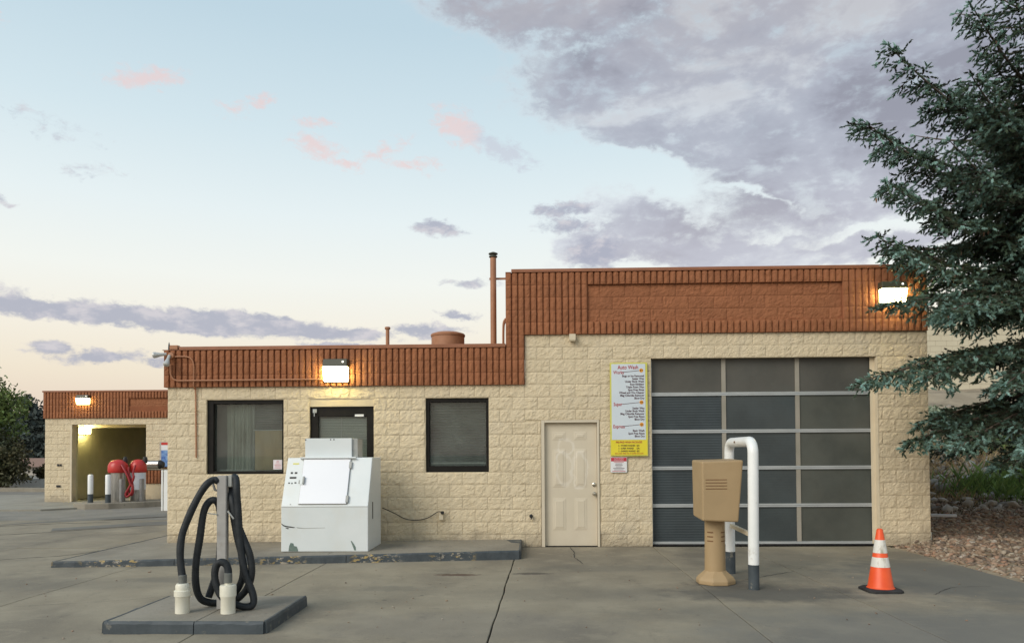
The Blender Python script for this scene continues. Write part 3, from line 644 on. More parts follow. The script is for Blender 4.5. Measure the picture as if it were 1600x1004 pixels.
# parapets
YP = -.030
mb = MB().box(-6.01, -.42, -.028, .17, ZL+.003, ZL+.60).box(-.42, XS-.004, -.028, .17, ZL+.003, ZU+.003)
mb.box(-.42, .905, -.028, .17, ZU+.003, ZU+1.0).box(4.955, XR, -.028, .17, ZU+.003, ZU+1.0).box(.905, 4.955, -.028, .17, ZU+.003, ZU+.2).box(.905, 4.955, -.028, .17, ZU+.8, ZU+1.0).box(.905, 4.955, .0, .17, ZU+.2, ZU+.8)
mb.box(-6.01, -5.85, .17, 9, ZL+.003, ZL+.6).box(-.42, -.26, .17, 9, ZL+.2, ZU+1.0).box(XR-.17, XR, .17, 9, ZU+.003, ZU+1.0)
para = mb.build('parapet', M['brown_core'], bld)
RP = .1015
lay_ribs(para, -.419, 55, ZL, 3, YP, RP)
lay_ribs(para, XS, 3, ZL, 3, YP, RP)
lay_ribs(para, XS, 3, ZL+.6, 1, YP, RP, ch=ZU-ZL-.6)
LR = .905; nleft = 13; pl = (LR+.419)/13
lay_ribs(para, LR, 13, ZU, 5, YP, pl)
lay_ribs(para, 4.955, 40, ZU, 1, YP, (4.955-LR)/40); lay_ribs(para, 4.955, 40, ZU+.8, 1, YP, (4.955-LR)/40)
lay_ribs(para, XR, 13, ZU, 5, YP, (XR-4.955)/13)
lay_blocks(para, LR, 4.955, ZU+.2, 3, .0, .083+.203, [], M['brown'], name='recessed_block', key='b', ch=.2)
MB().box(-5.74, -.425, -.075, .2, ZL+.602, ZL+.66).build('roof_cap', M['cap'], bld, bevel=.004)
MB().box(-6.02, -5.745, -.06, .2, ZL+.602, ZL+.612).build('roof_cap', M['cap'], bld)
MB().box(-.325, XR+.01, -.075, .2, ZU+1.002, ZU+1.055).build('roof_cap', M['cap'], bld, bevel=.004)
MB().box(-.42, -.33, -.06, .2, ZU+1.002, ZU+1.012).build('roof_cap', M['cap'], bld)
# rooms behind the glass
rm_ = MB()
for x0, x1, z0, z1, d in ((-5.9, -4.0, .9, 2.9, 1.4), (-3.8, -2.4, .1, 2.6, .5), (-1.9, -.5, .9, 2.6, .5)):
    rm_.box(x0, x1, d, d+.03, z0, z1).box(x0, x1, .22, d, z0, z0+.03).box(x0, x1, .22, d, z1-.03, z1).box(x0, x0+.03, .22, d, z0, z1).box(x1-.03, x1, .22, d, z0, z1)
rm_.build('interior', M['room'], bld)

def window(o, fw, depth=.03):
    x0, x1, z0, z1 = o
    fb = MB().box(x0, x0+fw[0], depth, .16, z0, z1).box(x1-fw[1], x1, depth, .16, z0, z1).box(x0+fw[0], x1-fw[1], depth, .16, z1-fw[3], z1).box(x0+fw[0], x1-fw[1], depth, .16, z0, z0+fw[2])
    w = fb.build('window', M['bronze'], bld, bevel=.004)
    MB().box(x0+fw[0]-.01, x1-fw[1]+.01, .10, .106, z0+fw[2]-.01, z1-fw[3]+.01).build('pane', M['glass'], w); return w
def blinds(o, m, parent, y=.14, sp=.026, tilt=35, zlo=None, nm='blind'):
    x0, x1, z0, z1 = o; mb = MB(); z = z1-.03; c, s = math.cos(R(tilt))*.012, math.sin(R(tilt))*.012
    while z > (zlo or z0+.03):
        sag = random.uniform(-.0025, .0025)
        mb.add([(x0, y-c, z-s), (x1, y-c, z-s+sag), (x1, y+c, z+s+sag), (x0, y+c, z+s)], [(0, 1, 2, 3)]); z -= sp
    o_ = mb.build(nm, m, parent); o_['kind'] = 'stuff'; return o_
w1 = window(OP['win1'], (.10, .035, .045, .06)); w1['label'] = 'dark framed square window with a board leaning inside'
def drape(x0, x1, y, z0, z1, n=40):
    mb = MB()
    for i in range(n+1):
        x = x0+(x1-x0)*i/n; yy = y+.018*math.sin(i*1.15)+.01*math.sin(i*.47)
        mb.v += [(x, yy, z0), (x+.01*math.sin(i*.8), yy, z1)]
    for i in range(n): a = 2*i; mb.f.append((a, a+2, a+3, a+1))
    return mb
drape(-5.10, -4.66, .30, 1.22, 2.34).build('curtain', M['curtain'], w1, smooth=True)
blinds((-4.60, -4.09, 1.92, 2.33), M['blinddark'], w1, y=.26, sp=.03, tilt=40, zlo=1.94)
MB().box(-4.63, -4.60, .20, .23, 1.23, 2.33).build('inner_post', M['room'], w1)
MB().box(-4.59, -4.07, .20, .22, 1.25, 1.90).build('board', M['cardboard'], w1)
MB().box(-4.61, -4.07, .19, .225, 1.90, 1.915).build('board_edge', M['blind'], w1)
MB().box(-5.2, -4.1, .25, .33, 1.235, 1.26).build('inner_sill', M['blind'], w1)
w2 = window(OP['win2'], (.055, .045, .10, .06)); w2['label'] = 'dark framed window with closed grey blinds'
blinds((-1.665, -.755, 1.32, 2.33), M['blinddark'], w2, tilt=24, sp=.044)
MB().box(-1.66, -.76, .13, .16, 1.335, 1.36).build('blind_rail', M['blind'], w2)
# dark glass side door, mostly behind the ice chest
o = OP['side']; fb = MB().box(o[0], o[0]+.13, .03, .12, o[2], o[3]).box(o[1]-.12, o[1], .03, .12, o[2], o[3]).box(o[0]+.13, o[1]-.12, .03, .12, o[3]-.16, o[3]).box(o[0]+.13, o[1]-.12, .03, .12, o[2], o[2]+.3)
gd = fb.build('glass_door', M['bronze'], bld, bevel=.004)
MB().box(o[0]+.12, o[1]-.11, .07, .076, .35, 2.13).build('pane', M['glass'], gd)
blinds((o[0]+.14, o[1]-.13, .4, 2.11), M['blind'], gd, tilt=62, sp=.026, y=.13)
MB().box(-3.13, -3.125, .113, .116, .4, 2.1).build('blind_cord', M['whiteprint'], gd)
MB().box(o[0]+.05, o[0]+.11, .0, .03, o[3]-.10, o[3]-.04).box(o[0]+.07, o[0]+.08, -.01, .0, o[3]-.16, o[3]-.05).build('door_closer', M['alu'], gd)
MB().box(-2.885, -2.74, .024, .029, 2.115, 2.15).build('decal', M['whiteprint'], gd)
# six panel door
x0, x1, z0, z1 = .197, 1.033, .012, 1.985
dr = MB().box(x0, x1, .05, .09, z0, z1).build('panel_door', M['door'], bld)
dr['label'] = 'beige six panel steel door with ghost of scrubbed graffiti'
MB().box(.140, x0-.004, -.022, .10, 0, z1+.045).box(x1+.004, 1.070, -.022, .10, 0, z1+.045).box(x0-.004, x1+.004, -.022, .10, z1+.004, z1+.045).build('door_frame', M['door'], dr, bevel=.005)
for (a, b, c, d) in ((.318, .535, 1.71, 1.845), (.668, .872, 1.71, 1.845), (.318, .535, .95, 1.565), (.668, .872, .95, 1.565), (.318, .535, .262, .776), (.668, .872, .262, .776)):
    mb = MB()
    for q, y in ((0, .0497), (.018, .058), (.030, .058), (.050, .046)):
        mb.v += [(a+q, y, c+q), (b-q, y, c+q), (b-q, y, d-q), (a+q, y, d-q)]
    mb.v = [(v[0], v[1]-(.010 if k > 3 else .0008), v[2]) for k, v in enumerate(mb.v)]
    mb.v = [(v[0], [.0492, .0452, .0452, .0392][k//4], v[2]) for k, v in enumerate(mb.v)]
    for r_ in range(3):
        for k in range(4): mb.f.append((r_*4+k, r_*4+(k+1) % 4, r_*4+4+(k+1) % 4, r_*4+4+k))
    mb.f.append((12, 13, 14, 15)); mb.build('door_panel', M['door'], dr)
def lathe_y(cx, cz, y0, prof, n=20):          # prof: (radius, outward distance towards -Y)
    mb = MB(); b = MB().lathe(0, 0, prof, n)
    mb.add([(cx+v[0], y0-v[2], cz+v[1]) for v in b.v], [tuple(reversed(f)) for f in b.f]); return mb
lathe_y(.99, .99, .05, [(.034, 0), (.034, .008), (.022, .014), (.02, .028), (.006, .032)]).build('deadbolt', M['brass'], dr, smooth=True)
lathe_y(.99, .845, .05, [(.034, 0), (.034, .006), (.015, .012), (.014, .032), (.030, .044), (.034, .058), (.024, .072), (.004, .076)]).build('doorknob', M['brass'], dr, smooth=True)
MB().box(x0, x1, .045, .095, .002, .0115).build('threshold', M['jointdirt'], dr)
# sectional garage door
gx0, gx1, gy_ = 1.905, 5.475, .11
gdr = MB().box(gx0, gx1, gy_+.03, gy_+.06, .05, 3.1).build('garage_door', M['black'], bld)
gdr['label'] = 'wide sectional garage door of smoked panes in aluminium rails'
zr = [.04, .645, 1.2475, 1.838, 2.439, 3.05]
xm = [gx0+.035, 3.09, 4.267, gx1-.035]
for i, z in enumerate(zr):
    if i not in (0, 5): MB().box(gx0, gx1, gy_-.022, gy_+.03, z-.027, z-.002).build('rail', M['alu'], gdr)
    MB().box(gx0, gx1, gy_-.022, gy_+.03, z+.002 if i else z-.012, z+.027).build('rail', M['alu'], gdr)
for i in range(5):
    za, zb = zr[i]+.028, zr[i+1]-.028
    for xq, w in ((3.09, .033), (4.267, .033)): MB().box(xq-w, xq+w, gy_-.016, gy_+.03, za, zb).build('mullion', M['mull'], gdr)
    for xq in (gx0+.014, gx1-.014): MB().box(xq-.013, xq+.013, gy_-.018, gy_+.03, za, zb).build('stile', M['alu'], gdr)
    for j in range(3):
        MB().box(xm[j]+(.0 if j == 0 else .034)-.007*(j == 0), xm[j+1]-(.0 if j == 2 else .034)+.007*(j == 2), gy_+.004, gy_+.010, za, zb).build('pane', M['panetop'] if i == 4 else M['pane'][j], gdr)
MB().box(gx0, gx1, gy_-.01, gy_+.03, .004, .03).build('bottom_seal', M['rubber'], gdr)
MB().box(5.478, 5.484, .0, gy_+.05, 0, 3.0).box(gx1-.06, 5.478, gy_-.03, gy_-.022, .03, 3.0).build('jamb_trim', M['smooth_tan'], gdr)
MB().box(5.4845, 5.496, -.016, .1, .0, 3.004).build('jamb', M['smooth_tan'], bld)

# ================================================================== roof things
px = -.655
ex = MB().tube([(px, .7, 2.95), (px, .7, 4.86)], .052, 16).build('exhaust_pipe', M['rustpipe'], smooth=True)
tag(ex, 'tall thin brown flue pipe strapped beside the upper parapet', 'flue pipe')
MB().lathe(px, .7, [(.058, 4.855), (.072, 4.865), (.072, 4.880), (.05, 4.885), (.05, 4.905), (.078, 4.912), (.08, 4.928), (.05, 4.94), (.03, 4.95)], 16).build('flue_cap', M['lampbody'], ex, smooth=True)
MB().box(px-.07, -.41, .76, .775, 4.49, 4.525).build('strap', M['rustpipe'], ex)
rf = MB().lathe(-1.53, 1.5, [(.30, 2.9), (.30, 3.62), (.31, 3.625), (.315, 3.655), (.30, 3.675), (.22, 3.70), (.02, 3.705)], 40).build('roof_fan', M['rustpipe'], smooth=True)
tag(rf, 'squat round brown roof fan drum above the low parapet', 'roof fan')
vp = MB().tube([(-2.5, .8, 2.9), (-2.5, .8, 3.70)], .032, 12).lathe(-2.5, .8, [(.048, 3.66), (.05, 3.69), (.04, 3.70)], 12).build('vent_pipe', M['rustpipe'], smooth=True)
tag(vp, 'short thin brown vent pipe standing on the low roof', 'vent pipe')
vq = MB().tube([(-1.02, .6, 2.95), (-1.02, .6, 3.31)], .02, 10).lathe(-1.02, .6, [(.035, 3.30), (.04, 3.33), (.02, 3.34)], 10).build('vent_stub', M['rustpipe'], smooth=True)
tag(vq, 'tiny capped vent stub poking over the low parapet right of the fan', 'vent pipe')
ld_ = MB().tube(spline([(-.44, .35, 2.95), (-.475, .35, 3.2), (-.475, .35, 3.62), (-.45, .35, 3.72), (-.425, .35, 3.74)]), .016, 8).tube(spline([(-.44, .55, 2.95), (-.475, .55, 3.2), (-.475, .55, 3.62), (-.45, .55, 3.72), (-.425, .55, 3.74)]), .016, 8)
for z in (3.1, 3.28, 3.46, 3.62): ld_.tube([(-.475, .35, z), (-.475, .55, z)], .012, 8)
tag(ld_.build('roof_ladder', M['rustpipe'], smooth=True), 'small brown ladder rail against the side of the upper parapet', 'ladder')

# ================================================================== wall lamps
def wall_lamp(cx, zb, yf, w, h, label, power=11, sc=1.0, eye=True):
    r = empty('wall_lamp', (cx, yf, zb), label, 'wall lamp', 'lit wall pack lamps')
    MB().box(cx-w/2, cx+w/2, yf-.02, yf, zb, zb+h).build('back_plate', M['lampbody'], r)
    hz = zb+h*.66
    MB().hexa([(cx-w/2, yf-.15*sc, hz), (cx+w/2, yf-.15*sc, hz), (cx+w/2, yf-.02, hz), (cx-w/2, yf-.02, hz),
               (cx-w/2+.01, yf-.11*sc, zb+h), (cx+w/2-.01, yf-.11*sc, zb+h), (cx+w/2-.01, yf-.02, zb+h), (cx-w/2+.01, yf-.02, zb+h)]).build('hood', M['lampbody'], r, bevel=.006*sc)
    m = emis('lit_lens', (1.0, .86, .36), power)
    MB().hexa([(cx-w/2+.012, yf-.10*sc, zb+.015), (cx+w/2-.012, yf-.10*sc, zb+.015), (cx+w/2-.012, yf-.022, zb+.01), (cx-w/2+.012, yf-.022, zb+.01),
               (cx-w/2+.004, yf-.148*sc, hz-.002), (cx+w/2-.004, yf-.148*sc, hz-.002), (cx+w/2-.004, yf-.022, hz-.002), (cx-w/2+.004, yf-.022, hz-.002)]).build('lens', m, r, bevel=.01*sc)
    if eye: lathe_y(cx+w*.32, zb+h*.86, yf-.11*sc, [(.018, -.02), (.018, .018), (.01, .026)], 12).build('photocell', emis('photocell_glow', (1, .95, .8), 1.4), r, smooth=True)
    return r
wall_lamp(-3.155, ZL+.055, -.068, .40, .37, 'lit wall lamp on the low brown parapet above the ice chest', 36)
wall_lamp(5.70, ZU+.43, -.068, .40, .33, 'lit wall lamp on the tall brown parapet behind the spruce branch', 36)

# floodlights, conduit on the left corner
fl = empty('floodlight_pair', (-5.88, -.07, 3.10), 'pair of unlit round floodlights on a brown box at the left roof corner', 'floodlight')
lathe_y(-5.86, 3.12, -.068, [(.05, 0), (.055, .03), (.05, .05), (.01, .055)], 16).build('junction_box', M['rustpipe'], fl, smooth=True)
def flood(base, d, name='lamp_head'):
    base = Vector(base); d = Vector(d).normalized()
    h = MB().tube([base, base+d*.05, base+d*.09, base+d*.16, base+d*.19], [.022, .026, .028, .048, .050], 16).build(name, M['lampglass'], fl, smooth=True)
    MB().tube([base+d*.188, base+d*.205, base+d*.215], [.049, .04, .01], 16).build('lamp_glass', M['lampglass'], h, smooth=True)
flood((-5.87, -.13, 3.12), (.0, -.45, -.75)); flood((-5.92, -.12, 3.14), (-.75, -.3, -.1))
bk = MB().lathe(-5.93, -.02, [(.02, ZL+.612), (.016, ZL+.63), (.012, ZL+.70), (.004, ZL+.74)], 10).box(-5.86, -5.84, -.03, -.01, ZL+.60, ZL+.66).build('roof_bracket', M['black'], fl, smooth=True)
MB().cbox(-5.90, -5.76, -.075, .02, ZL+.614, ZL+.685, .008).build('mounting_box', M['rustpipe'], fl)
tag(MB().tube(spline([(-5.83, -.085, 3.10), (-5.62, -.085, 3.10), (-5.53, -.085, 3.06), (-5.49, -.085, 2.95), (-5.49, -.085, 2.64), (-5.488, -.05, 2.58), (-5.482, -.03, 2.5), (-5.470, -.03, 1.46)], 5), .0115, 8).build('conduit', M['rustpipe'], smooth=True),
    'thin conduit bending down from the floodlights past the left window', 'conduit')
tag(MB().tube(spline([(-5.87, -.09, 2.98), (-5.87, -.09, 2.84), (-5.84, -.09, 2.76), (-5.76, -.09, 2.715), (-5.5, -.10, 2.71), (-3.36, -.09, 2.715)], 5), .013, 8).build('conduit', M['rustpipe'], smooth=True),
    'thin horizontal conduit running from the corner floodlights to the lit lamp', 'conduit')

# small fittings on the wall
tag(MB().box(.60, .70, -.10, -.02, 3.31, 3.405).box(.605, .695, -.094, -.03, 3.295, 3.31).build('vent_hood', M['smooth_tan']), 'small cream vent box under the tall parapet above the door', 'vent box')
sp_ = empty('hose_tap', (-.03, -.02, .48), 'small black tap on the wall left of the door', 'tap')
lathe_y(-.03, .50, -.015, [(.016, 0), (.016, .04), (.03, .045), (.03, .055), (.01, .06)], 12).build('tap_wheel', M['black'], sp_, smooth=True)
MB().tube([(-.03, -.03, .49), (-.03, -.06, .47), (-.03, -.065, .445)], .011, 8).build('spout', M['black'], sp_, smooth=True)
otl = empty('power_outlet', (-1.47, -.02, .45), 'grey outlet box with black plug on the cream wall', 'outlet')
MB().cbox(-1.51, -1.44, -.065, -.012, .44, .57, .005).build('outlet_box', M['smooth_tan'], otl)
MB().cbox(-1.475, -1.425, -.095, -.066, .535, .585, .006).build('plug', M['black'], otl)
tag(MB().tube(spline([(-2.36, -.35, .66), (-2.22, -.12, .56), (-2.05, -.05, .46), (-1.85, -.04, .44), (-1.68, -.04, .48), (-1.53, -.05, .57), (-1.46, -.09, .57)], 6), .007, 8).build('hanging_cable', M['cord'], smooth=True),
    'black electric cable sagging from the ice chest to the outlet', 'cable')
lathe_y(1.115, .20, -.01, [(.02, 0), (.012, .012)], 8)
dp = MB().cbox(6.302, 6.335, .05, .09, .0, .22, .01).build('standpipe', M['pvc']); tag(dp, 'short pale pipe stub in the gravel at the right wall corner', 'pipe stub')

# ================================================================== ice chest
fz = empty('ice_chest', (-3.0, -.85, PT), 'white slant front ice chest, dented, with sign box on top', 'ice chest')
ax0, ax1, yb = -3.64, -2.375, -.40
prof = [(-1.30, PT), (-1.30, .76), (-1.0, 1.455), (yb, 1.455), (yb, PT)]
mb = MB(); mb.v = [(ax0, p[0], p[1]) for p in prof]+[(ax1, p[0], p[1]) for p in prof]; mb.f = [(0, 1, 2, 3, 4), (9, 8, 7, 6, 5)]+[(i, i+5, (i+1) % 5+5, (i+1) % 5) for i in range(5)]
mb.build('cabinet', M['white'], fz, bevel=.010)
def on_slant(x, t, o=0.0):      # t: 0 at the crease, 1 at the top
    a = Vector((0, -1.30, .76)); b = Vector((0, -1.0, 1.455)); d = b-a; nrm = Vector((0, -d.z, d.y)).normalized(); p = a+d*t+nrm*o; return (x, p.y, p.z)
def slant_box(x0, x1, t0, t1, o0, o1): return MB().hexa([on_slant(x0, t0, o0), on_slant(x0, t0, o1), on_slant(x1, t0, o1), on_slant(x1, t0, o0), on_slant(x0, t1, o0), on_slant(x0, t1, o1), on_slant(x1, t1, o1), on_slant(x1, t1, o0)])
dd = slant_box(-3.385, -2.69, .035, .955, .001, .030).build('lid', M['white_door'], fz, bevel=.006)
slant_box(-3.392, -2.683, .028, .962, .0006, .010).build('gasket', M['greyside'], dd)
slant_box(-3.40, -3.345, .42, .60, .031, .040).build('latch', M['white'], fz, bevel=.003)
slant_box(-3.357, -3.332, .43, .58, .041, .065).build('latch_lever', M['greyside'], fz, bevel=.004)
slant_box(-3.43, -3.405, .46, .53, .001, .012).build('latch_keeper', M['greyside'], fz, bevel=.003)
for t0 in (.76, .06): slant_box(-2.705, -2.665, t0, t0+.14, .006, .034).build('hinge', M['greyside'], fz, bevel=.004)
slant_box(-3.44, -2.61, .962, .985, .0, .055).build('drip_rail', M['white'], fz, bevel=.003)
slant_box(-3.55, -3.46, .86, .89, .001, .003).build('badge', M['signyel'], fz)
for (a, b, t0, t1) in ((-3.565, -3.535, .665, .70), (-3.505, -3.47, .665, .70), (-3.57, -3.475, .565, .60), (-3.58, -3.56, .46, .485), (-3.535, -3.52, .455, .48), (-3.49, -3.465, .465, .49)):
    slant_box(a, b, t0, t1, .001, .006).build('badge_remnant', M['black'], fz)
slant_box(-3.515, -3.50, .03, .045, .001, .006).build('screw', M['greyside'], fz)
MB().box(ax0+.004, ax1-.004, -1.303, -1.3005, .748, .753).build('panel_seam', M['greyside'], fz)
def patch(pts, y, name, m, parent):
    mb = MB(); mb.v = [(p[0], y, p[1]) for p in pts]+[(p[0], y+.004, p[1]) for p in pts]; n = len(pts); mb.f = [tuple(range(n))]+[(i, (i+1) % n, (i+1) % n+n, i+n) for i in range(n)]
    return mb.build(name, m, parent)
patch([(-3.53, .115), (-3.52, .19), (-3.50, .235), (-3.46, .225), (-3.45, .19), (-3.41, .18), (-3.39, .125), (-3.40, .112)], -1.3025, 'paint_chip', M['chip'], fz)
patch([(-2.575, .125), (-2.60, .19), (-2.625, .255), (-2.615, .262), (-2.58, .215), (-2.555, .17), (-2.55, .125)], -1.3025, 'paint_chip', M['chip'], fz)
patch([(-3.636, .515), (-3.60, .49), (-3.56, .477), (-3.50, .47), (-3.43, .455), (-3.46, .448), (-3.52, .456), (-3.57, .462), (-3.61, .478), (-3.636, .505)], -1.3025, 'dent_scrape', M['black'], fz)
patch([(-3.58, .448), (-3.55, .452), (-3.52, .44), (-3.54, .432)], -1.3025, 'dent_scrape', M['black'], fz)
patch([(-3.42, .46), (-3.3, .445), (-3.2, .448), (-3.0, .452), (-3.0, .447), (-3.2, .442), (-3.3, .437), (-3.4, .445)], -1.3023, 'dent_scrape', M['greyside'], fz)
tp = MB().cbox(-3.405, -2.70, -.93, -.55, 1.458, 1.745, .006).build('sign_box', M['white'], fz)
MB().box(-2.699, -2.62, -.90, -.58, 1.46, 1.735).build('sign_box_end', M['greyside'], fz)
for x in (-3.395, -3.02, -2.97): lathe_y(x, 1.725, -.93, [(.010, 0), (.010, .003), (.004, .006)], 8).build('screw', M['black'], tp)
MB().box(ax1+.001, ax1+.004, -1.02, -.98, .55, .80).build('vent_slot', M['black'], fz)

# ================================================================== notices and price sign
def text_mb(s, size, x, z, y, align='LEFT', sxy=1.0, bold=0.0):
    cu = bpy.data.curves.new('t', 'FONT'); cu.body = s; cu.size = size; cu.align_x = align; cu.offset = bold; cu.resolution_u = 2
    ob = bpy.data.objects.new('t', cu); me = bpy.data.meshes.new_from_object(ob)
    mb = MB(); mb.add([(x+v.co.x*sxy, y, z+v.co.y) for v in me.vertices], [tuple(p.vertices) for p in me.polygons])
    bpy.data.objects.remove(ob); bpy.data.meshes.remove(me); bpy.data.curves.remove(cu); return mb
def lettering(s, size, x, z, y, parent, m, align='LEFT', sxy=1.0, bold=0.0): return text_mb(s, size, x, z, y, align, sxy, bold).build('lettering', m, parent)
sx0, sx1, sz0, sz1 = 1.247, 1.845, 1.445, 2.940
sg = empty('price_sign', (1.55, -.05, sz0), 'tall price board headed Auto Wash with yellow foot, beside the garage door', 'sign')
MB().cbox(sx0, sx1, -.052, -.03, sz0, sz1, .004).build('backing', M['signyel'], sg)
MB().cbox(sx0+.022, sx1-.035, -.056, -.0525, sz0+.262, sz1-.02, .0016).build('white_panel', M['signwhite'], sg)
MB().box(sx0+.010, sx1-.012, -.056, -.0525, sz0+.02, sz0+.260).build('yellow_panel', M['signyel2'], sg)
yl = -.0585; xr = sx1-.055
lettering('Auto Wash', .088, 1.535, 2.838, yl, sg, M['inkred'], 'CENTER', .80, .0012)
def tier(word, z, price, x0=1.30):
    lettering(word, .076, x0, z, yl, sg, M['inkred'], 'LEFT', .78, .001)
    MB().hexa([(1.44, yl, z+.022), (1.74, yl, z+.052), (1.74, yl+.001, z+.052), (1.44, yl+.001, z+.022), (1.44, yl, z+.030), (1.74, yl, z+.058), (1.74, yl+.001, z+.058), (1.44, yl+.001, z+.030)]).build('pointer_line', M['inkdark'], sg)
    lathe_y(1.745, z+.055, yl+.001, [(.031, 0), (.031, .002)], 20).build('price_dot', M['inkorange'], sg)
    lettering(price, .042, 1.745, z+.041, yl-.003, sg, M['inkdark'], 'CENTER')
tier('Works', 2.760, '$9'); tier('Super', 2.250, '$8'); tier('Express', 1.895, '$6', 1.29)
def rows(L_, z, st=.0445):
    for i, s in enumerate(L_): lettering(s, .047, xr, z-i*st, yl, sg, M['inkdark'], 'RIGHT', .86, .0011)
rows(['Bugs or Ice Removed', 'Sealer Wax', 'Under Body Wash', 'Rust Inhibitor', 'Triple Foam Wax', 'Spot Free Rinse', 'Wheel and Tire Cleaner', 'Mag Chloride Remover', 'Blow Dry'], 2.712)
rows(['Sealer Wax', 'Under Body Wash', 'Mag Chloride Remover', 'Spot Free Rinse', 'Blow Dry'], 2.196)
rows(['Basic Wash', 'Spot Free Rinse', 'Blow Dry'], 1.838)
lettering('PRE-PAID WASH PACKAGES', .042, 1.54, 1.655, yl, sg, M['inkred'], 'CENTER', .80, .0008)
for i, (s, p_) in enumerate((('5 - WORKS WASHES', '$35'), ('5 - SUPER WASHES', '$30'), ('5 - EXPRESS WASHES', '$25'))):
    lettering(s, .036, 1.37, 1.603-i*.044, yl, sg, M['inkdark'], 'LEFT', .82, .0008); lettering(p_, .036, 1.66, 1.603-i*.044, yl, sg, M['inkdark'], 'LEFT', .82, .0008)
lettering('INCLUDES FREE USE OF SUPER VACUUM', .033, 1.54, 1.478, yl, sg, M['inkred'], 'CENTER', .76)
nt2 = empty('notice', (1.375, -.04, 1.185), 'small white notice with red header below the price board', 'notice')
MB().cbox(1.245, 1.508, -.040, -.03, 1.187, 1.430, .002).build('board', M['whiteprint'], nt2)
MB().box(1.252, 1.501, -.043, -.0405, 1.365, 1.424).build('header', M['inkred2'], nt2)
lettering('AUTO WASH', .026, 1.376, 1.398, -.045, nt2, M['paper'], 'CENTER'); lettering('INSTRUCTIONS', .022, 1.376, 1.374, -.045, nt2, M['paper'], 'CENTER')
for i, w in enumerate((.16, .11, .12, .09, .18, .15, .21)): MB().box(1.376-w/2, 1.376+w/2, -.0422, -.0404, 1.345-i*.0235, 1.352-i*.0235).build('text_line', M['inkred2'] if i in (0, 6) else M['inkdark'], nt2)
n3 = empty('window_notice', (-4.165, .09, 1.26), 'pale pink paper notice taped in the left window corner', 'notice')
MB().box(-4.245, -4.10, .088, .092, 1.262, 1.418).build('sheet', M['paper'], n3)
for i, w in enumerate((.04, .05, .08, .10, .09, .10)): MB().box(-4.172-w/2, -4.172+w/2, .086, .0875, 1.395-i*.022, 1.400-i*.022).build('text_line', M['inkred2'], n3)

# ================================================================== front island with vacuum hoses
isl = empty('kerbed_island', (-2.97, -5.1, 0), 'low concrete island with slate blue kerb under the hose post', 'kerb island')
IT = .10; ix0, ix1, iy0, iy1 = -3.66, -2.29, -5.66, -4.54
a = MB().box(ix0, -2.889, iy0, iy1, -.02, IT).build('island_slab', M['pad'], isl, bevel=.004); b = MB().box(-2.881, ix1, iy0, iy1, -.02, IT).build('island_slab', M['pad'], isl, bevel=.004)
kerb_seg((ix0, iy0), (-2.889, iy0), isl, M['slate'], IT, jag=.012, name='kerb_face'); kerb_seg((-2.881, iy0), (ix1, iy0), isl, M['slate'], IT, jag=.012)
kerb_seg((ix1, iy0), (ix1, iy1), isl, M['slate'], IT, jag=.012); kerb_seg((ix0, iy1), (ix0, iy0), isl, M['slate'], IT, jag=.012)
vs = empty('vacuum_post', (-2.86, -5.13, IT), 'grey square post on the island carrying the black hoses', 'post')
MB().cbox(-2.908, -2.818, -5.18, -5.12, IT, 1.325, .006).build('post', M['steelpost'], vs)
MB().tube([(-2.818, -5.12, 1.25), (-2.77, -5.12, 1.27), (-2.74, -5.12, 1.33)], .011, 8).tube([(-2.908, -5.12, 1.18), (-2.95, -5.12, 1.19), (-2.97, -5.12, 1.25)], .011, 8).build('hose_hook', M['steelpost'], vs, smooth=True)
MB().cbox(-2.815, -2.775, -5.16, -5.08, 1.22, 1.33, .005).build('bracket', M['greyside'], vs)
for q_ in (MB().tube([(-2.99, -5.18, .98), (-2.90, -5.19, .97)], .006, 6), MB().tube([(-2.80, -5.19, 1.0), (-2.74, -5.2, .93)], .008, 6)): q_.build('hose_strap', M['greyside'], vs)
def ground_px(ptsl, y=-5.15):    # scale of the hose drawing: metres
    return [(a, y+d, b) for a, b, d in ptsl]
HK = .0059     # metres per drawing unit at the post
def hp(u, v, d=0.0):
    k = (6.77+d)/6.77; return ((-2.862+(u-350.5)*HK)*k, -5.15+d, 1.53+(1.327-(v-742)*HK-1.53)*k)
h1 = [hp(287, 903, -.16), hp(284.5, 885, -.15), hp(283, 862, -.14), hp(286, 835, -.12), hp(297, 805, -.10), hp(310, 778, -.08), hp(323, 758, -.06), hp(334, 749.5, -.03), hp(343, 751, .0), hp(352, 757, .12), hp(361, 768, .06), hp(366, 785, .0), hp(373, 815, .0),
      hp(385, 845, .0), hp(394, 870, .0), hp(396, 895, .0), hp(389, 918, .03), hp(374, 934, .08), hp(355, 940, .14), hp(330, 940, .10), hp(315, 933, .04), hp(308, 912, .0), hp(308, 880, -.02), hp(314, 840, -.02), hp(320, 800, -.02), hp(328, 784, -.01), hp(338, 781, .0), hp(345, 792, .1), hp(347, 830, .14), hp(344, 880, .14), hp(334, 915, .12), hp(328, 932, .10)]
h2 = [hp(359, 900, -.17), hp(359, 889, -.165), hp(355, 880, -.15), hp(347, 877.5, -.13), hp(340, 884, -.11), hp(338, 900, -.10), hp(343, 920, -.10), hp(352, 934, -.09), hp(368, 942, -.08), hp(384, 946.5, -.06), hp(396, 945, -.05), hp(399.5, 935, -.04), hp(395, 918, -.03), hp(386, 895, -.03), hp(380, 865, -.03),
      hp(376, 825, -.03), hp(374, 790, -.03), hp(372, 765, -.03), hp(371, 749, .0), hp(368, 745.5, .05), hp(364, 752, .08), hp(364, 780, .08), hp(367, 805, .06), hp(374, 840, .05), hp(381, 870, .05), hp(383, 895, .06), hp(376, 916, .08), hp(364, 930, .10), hp(356, 936, .12)]
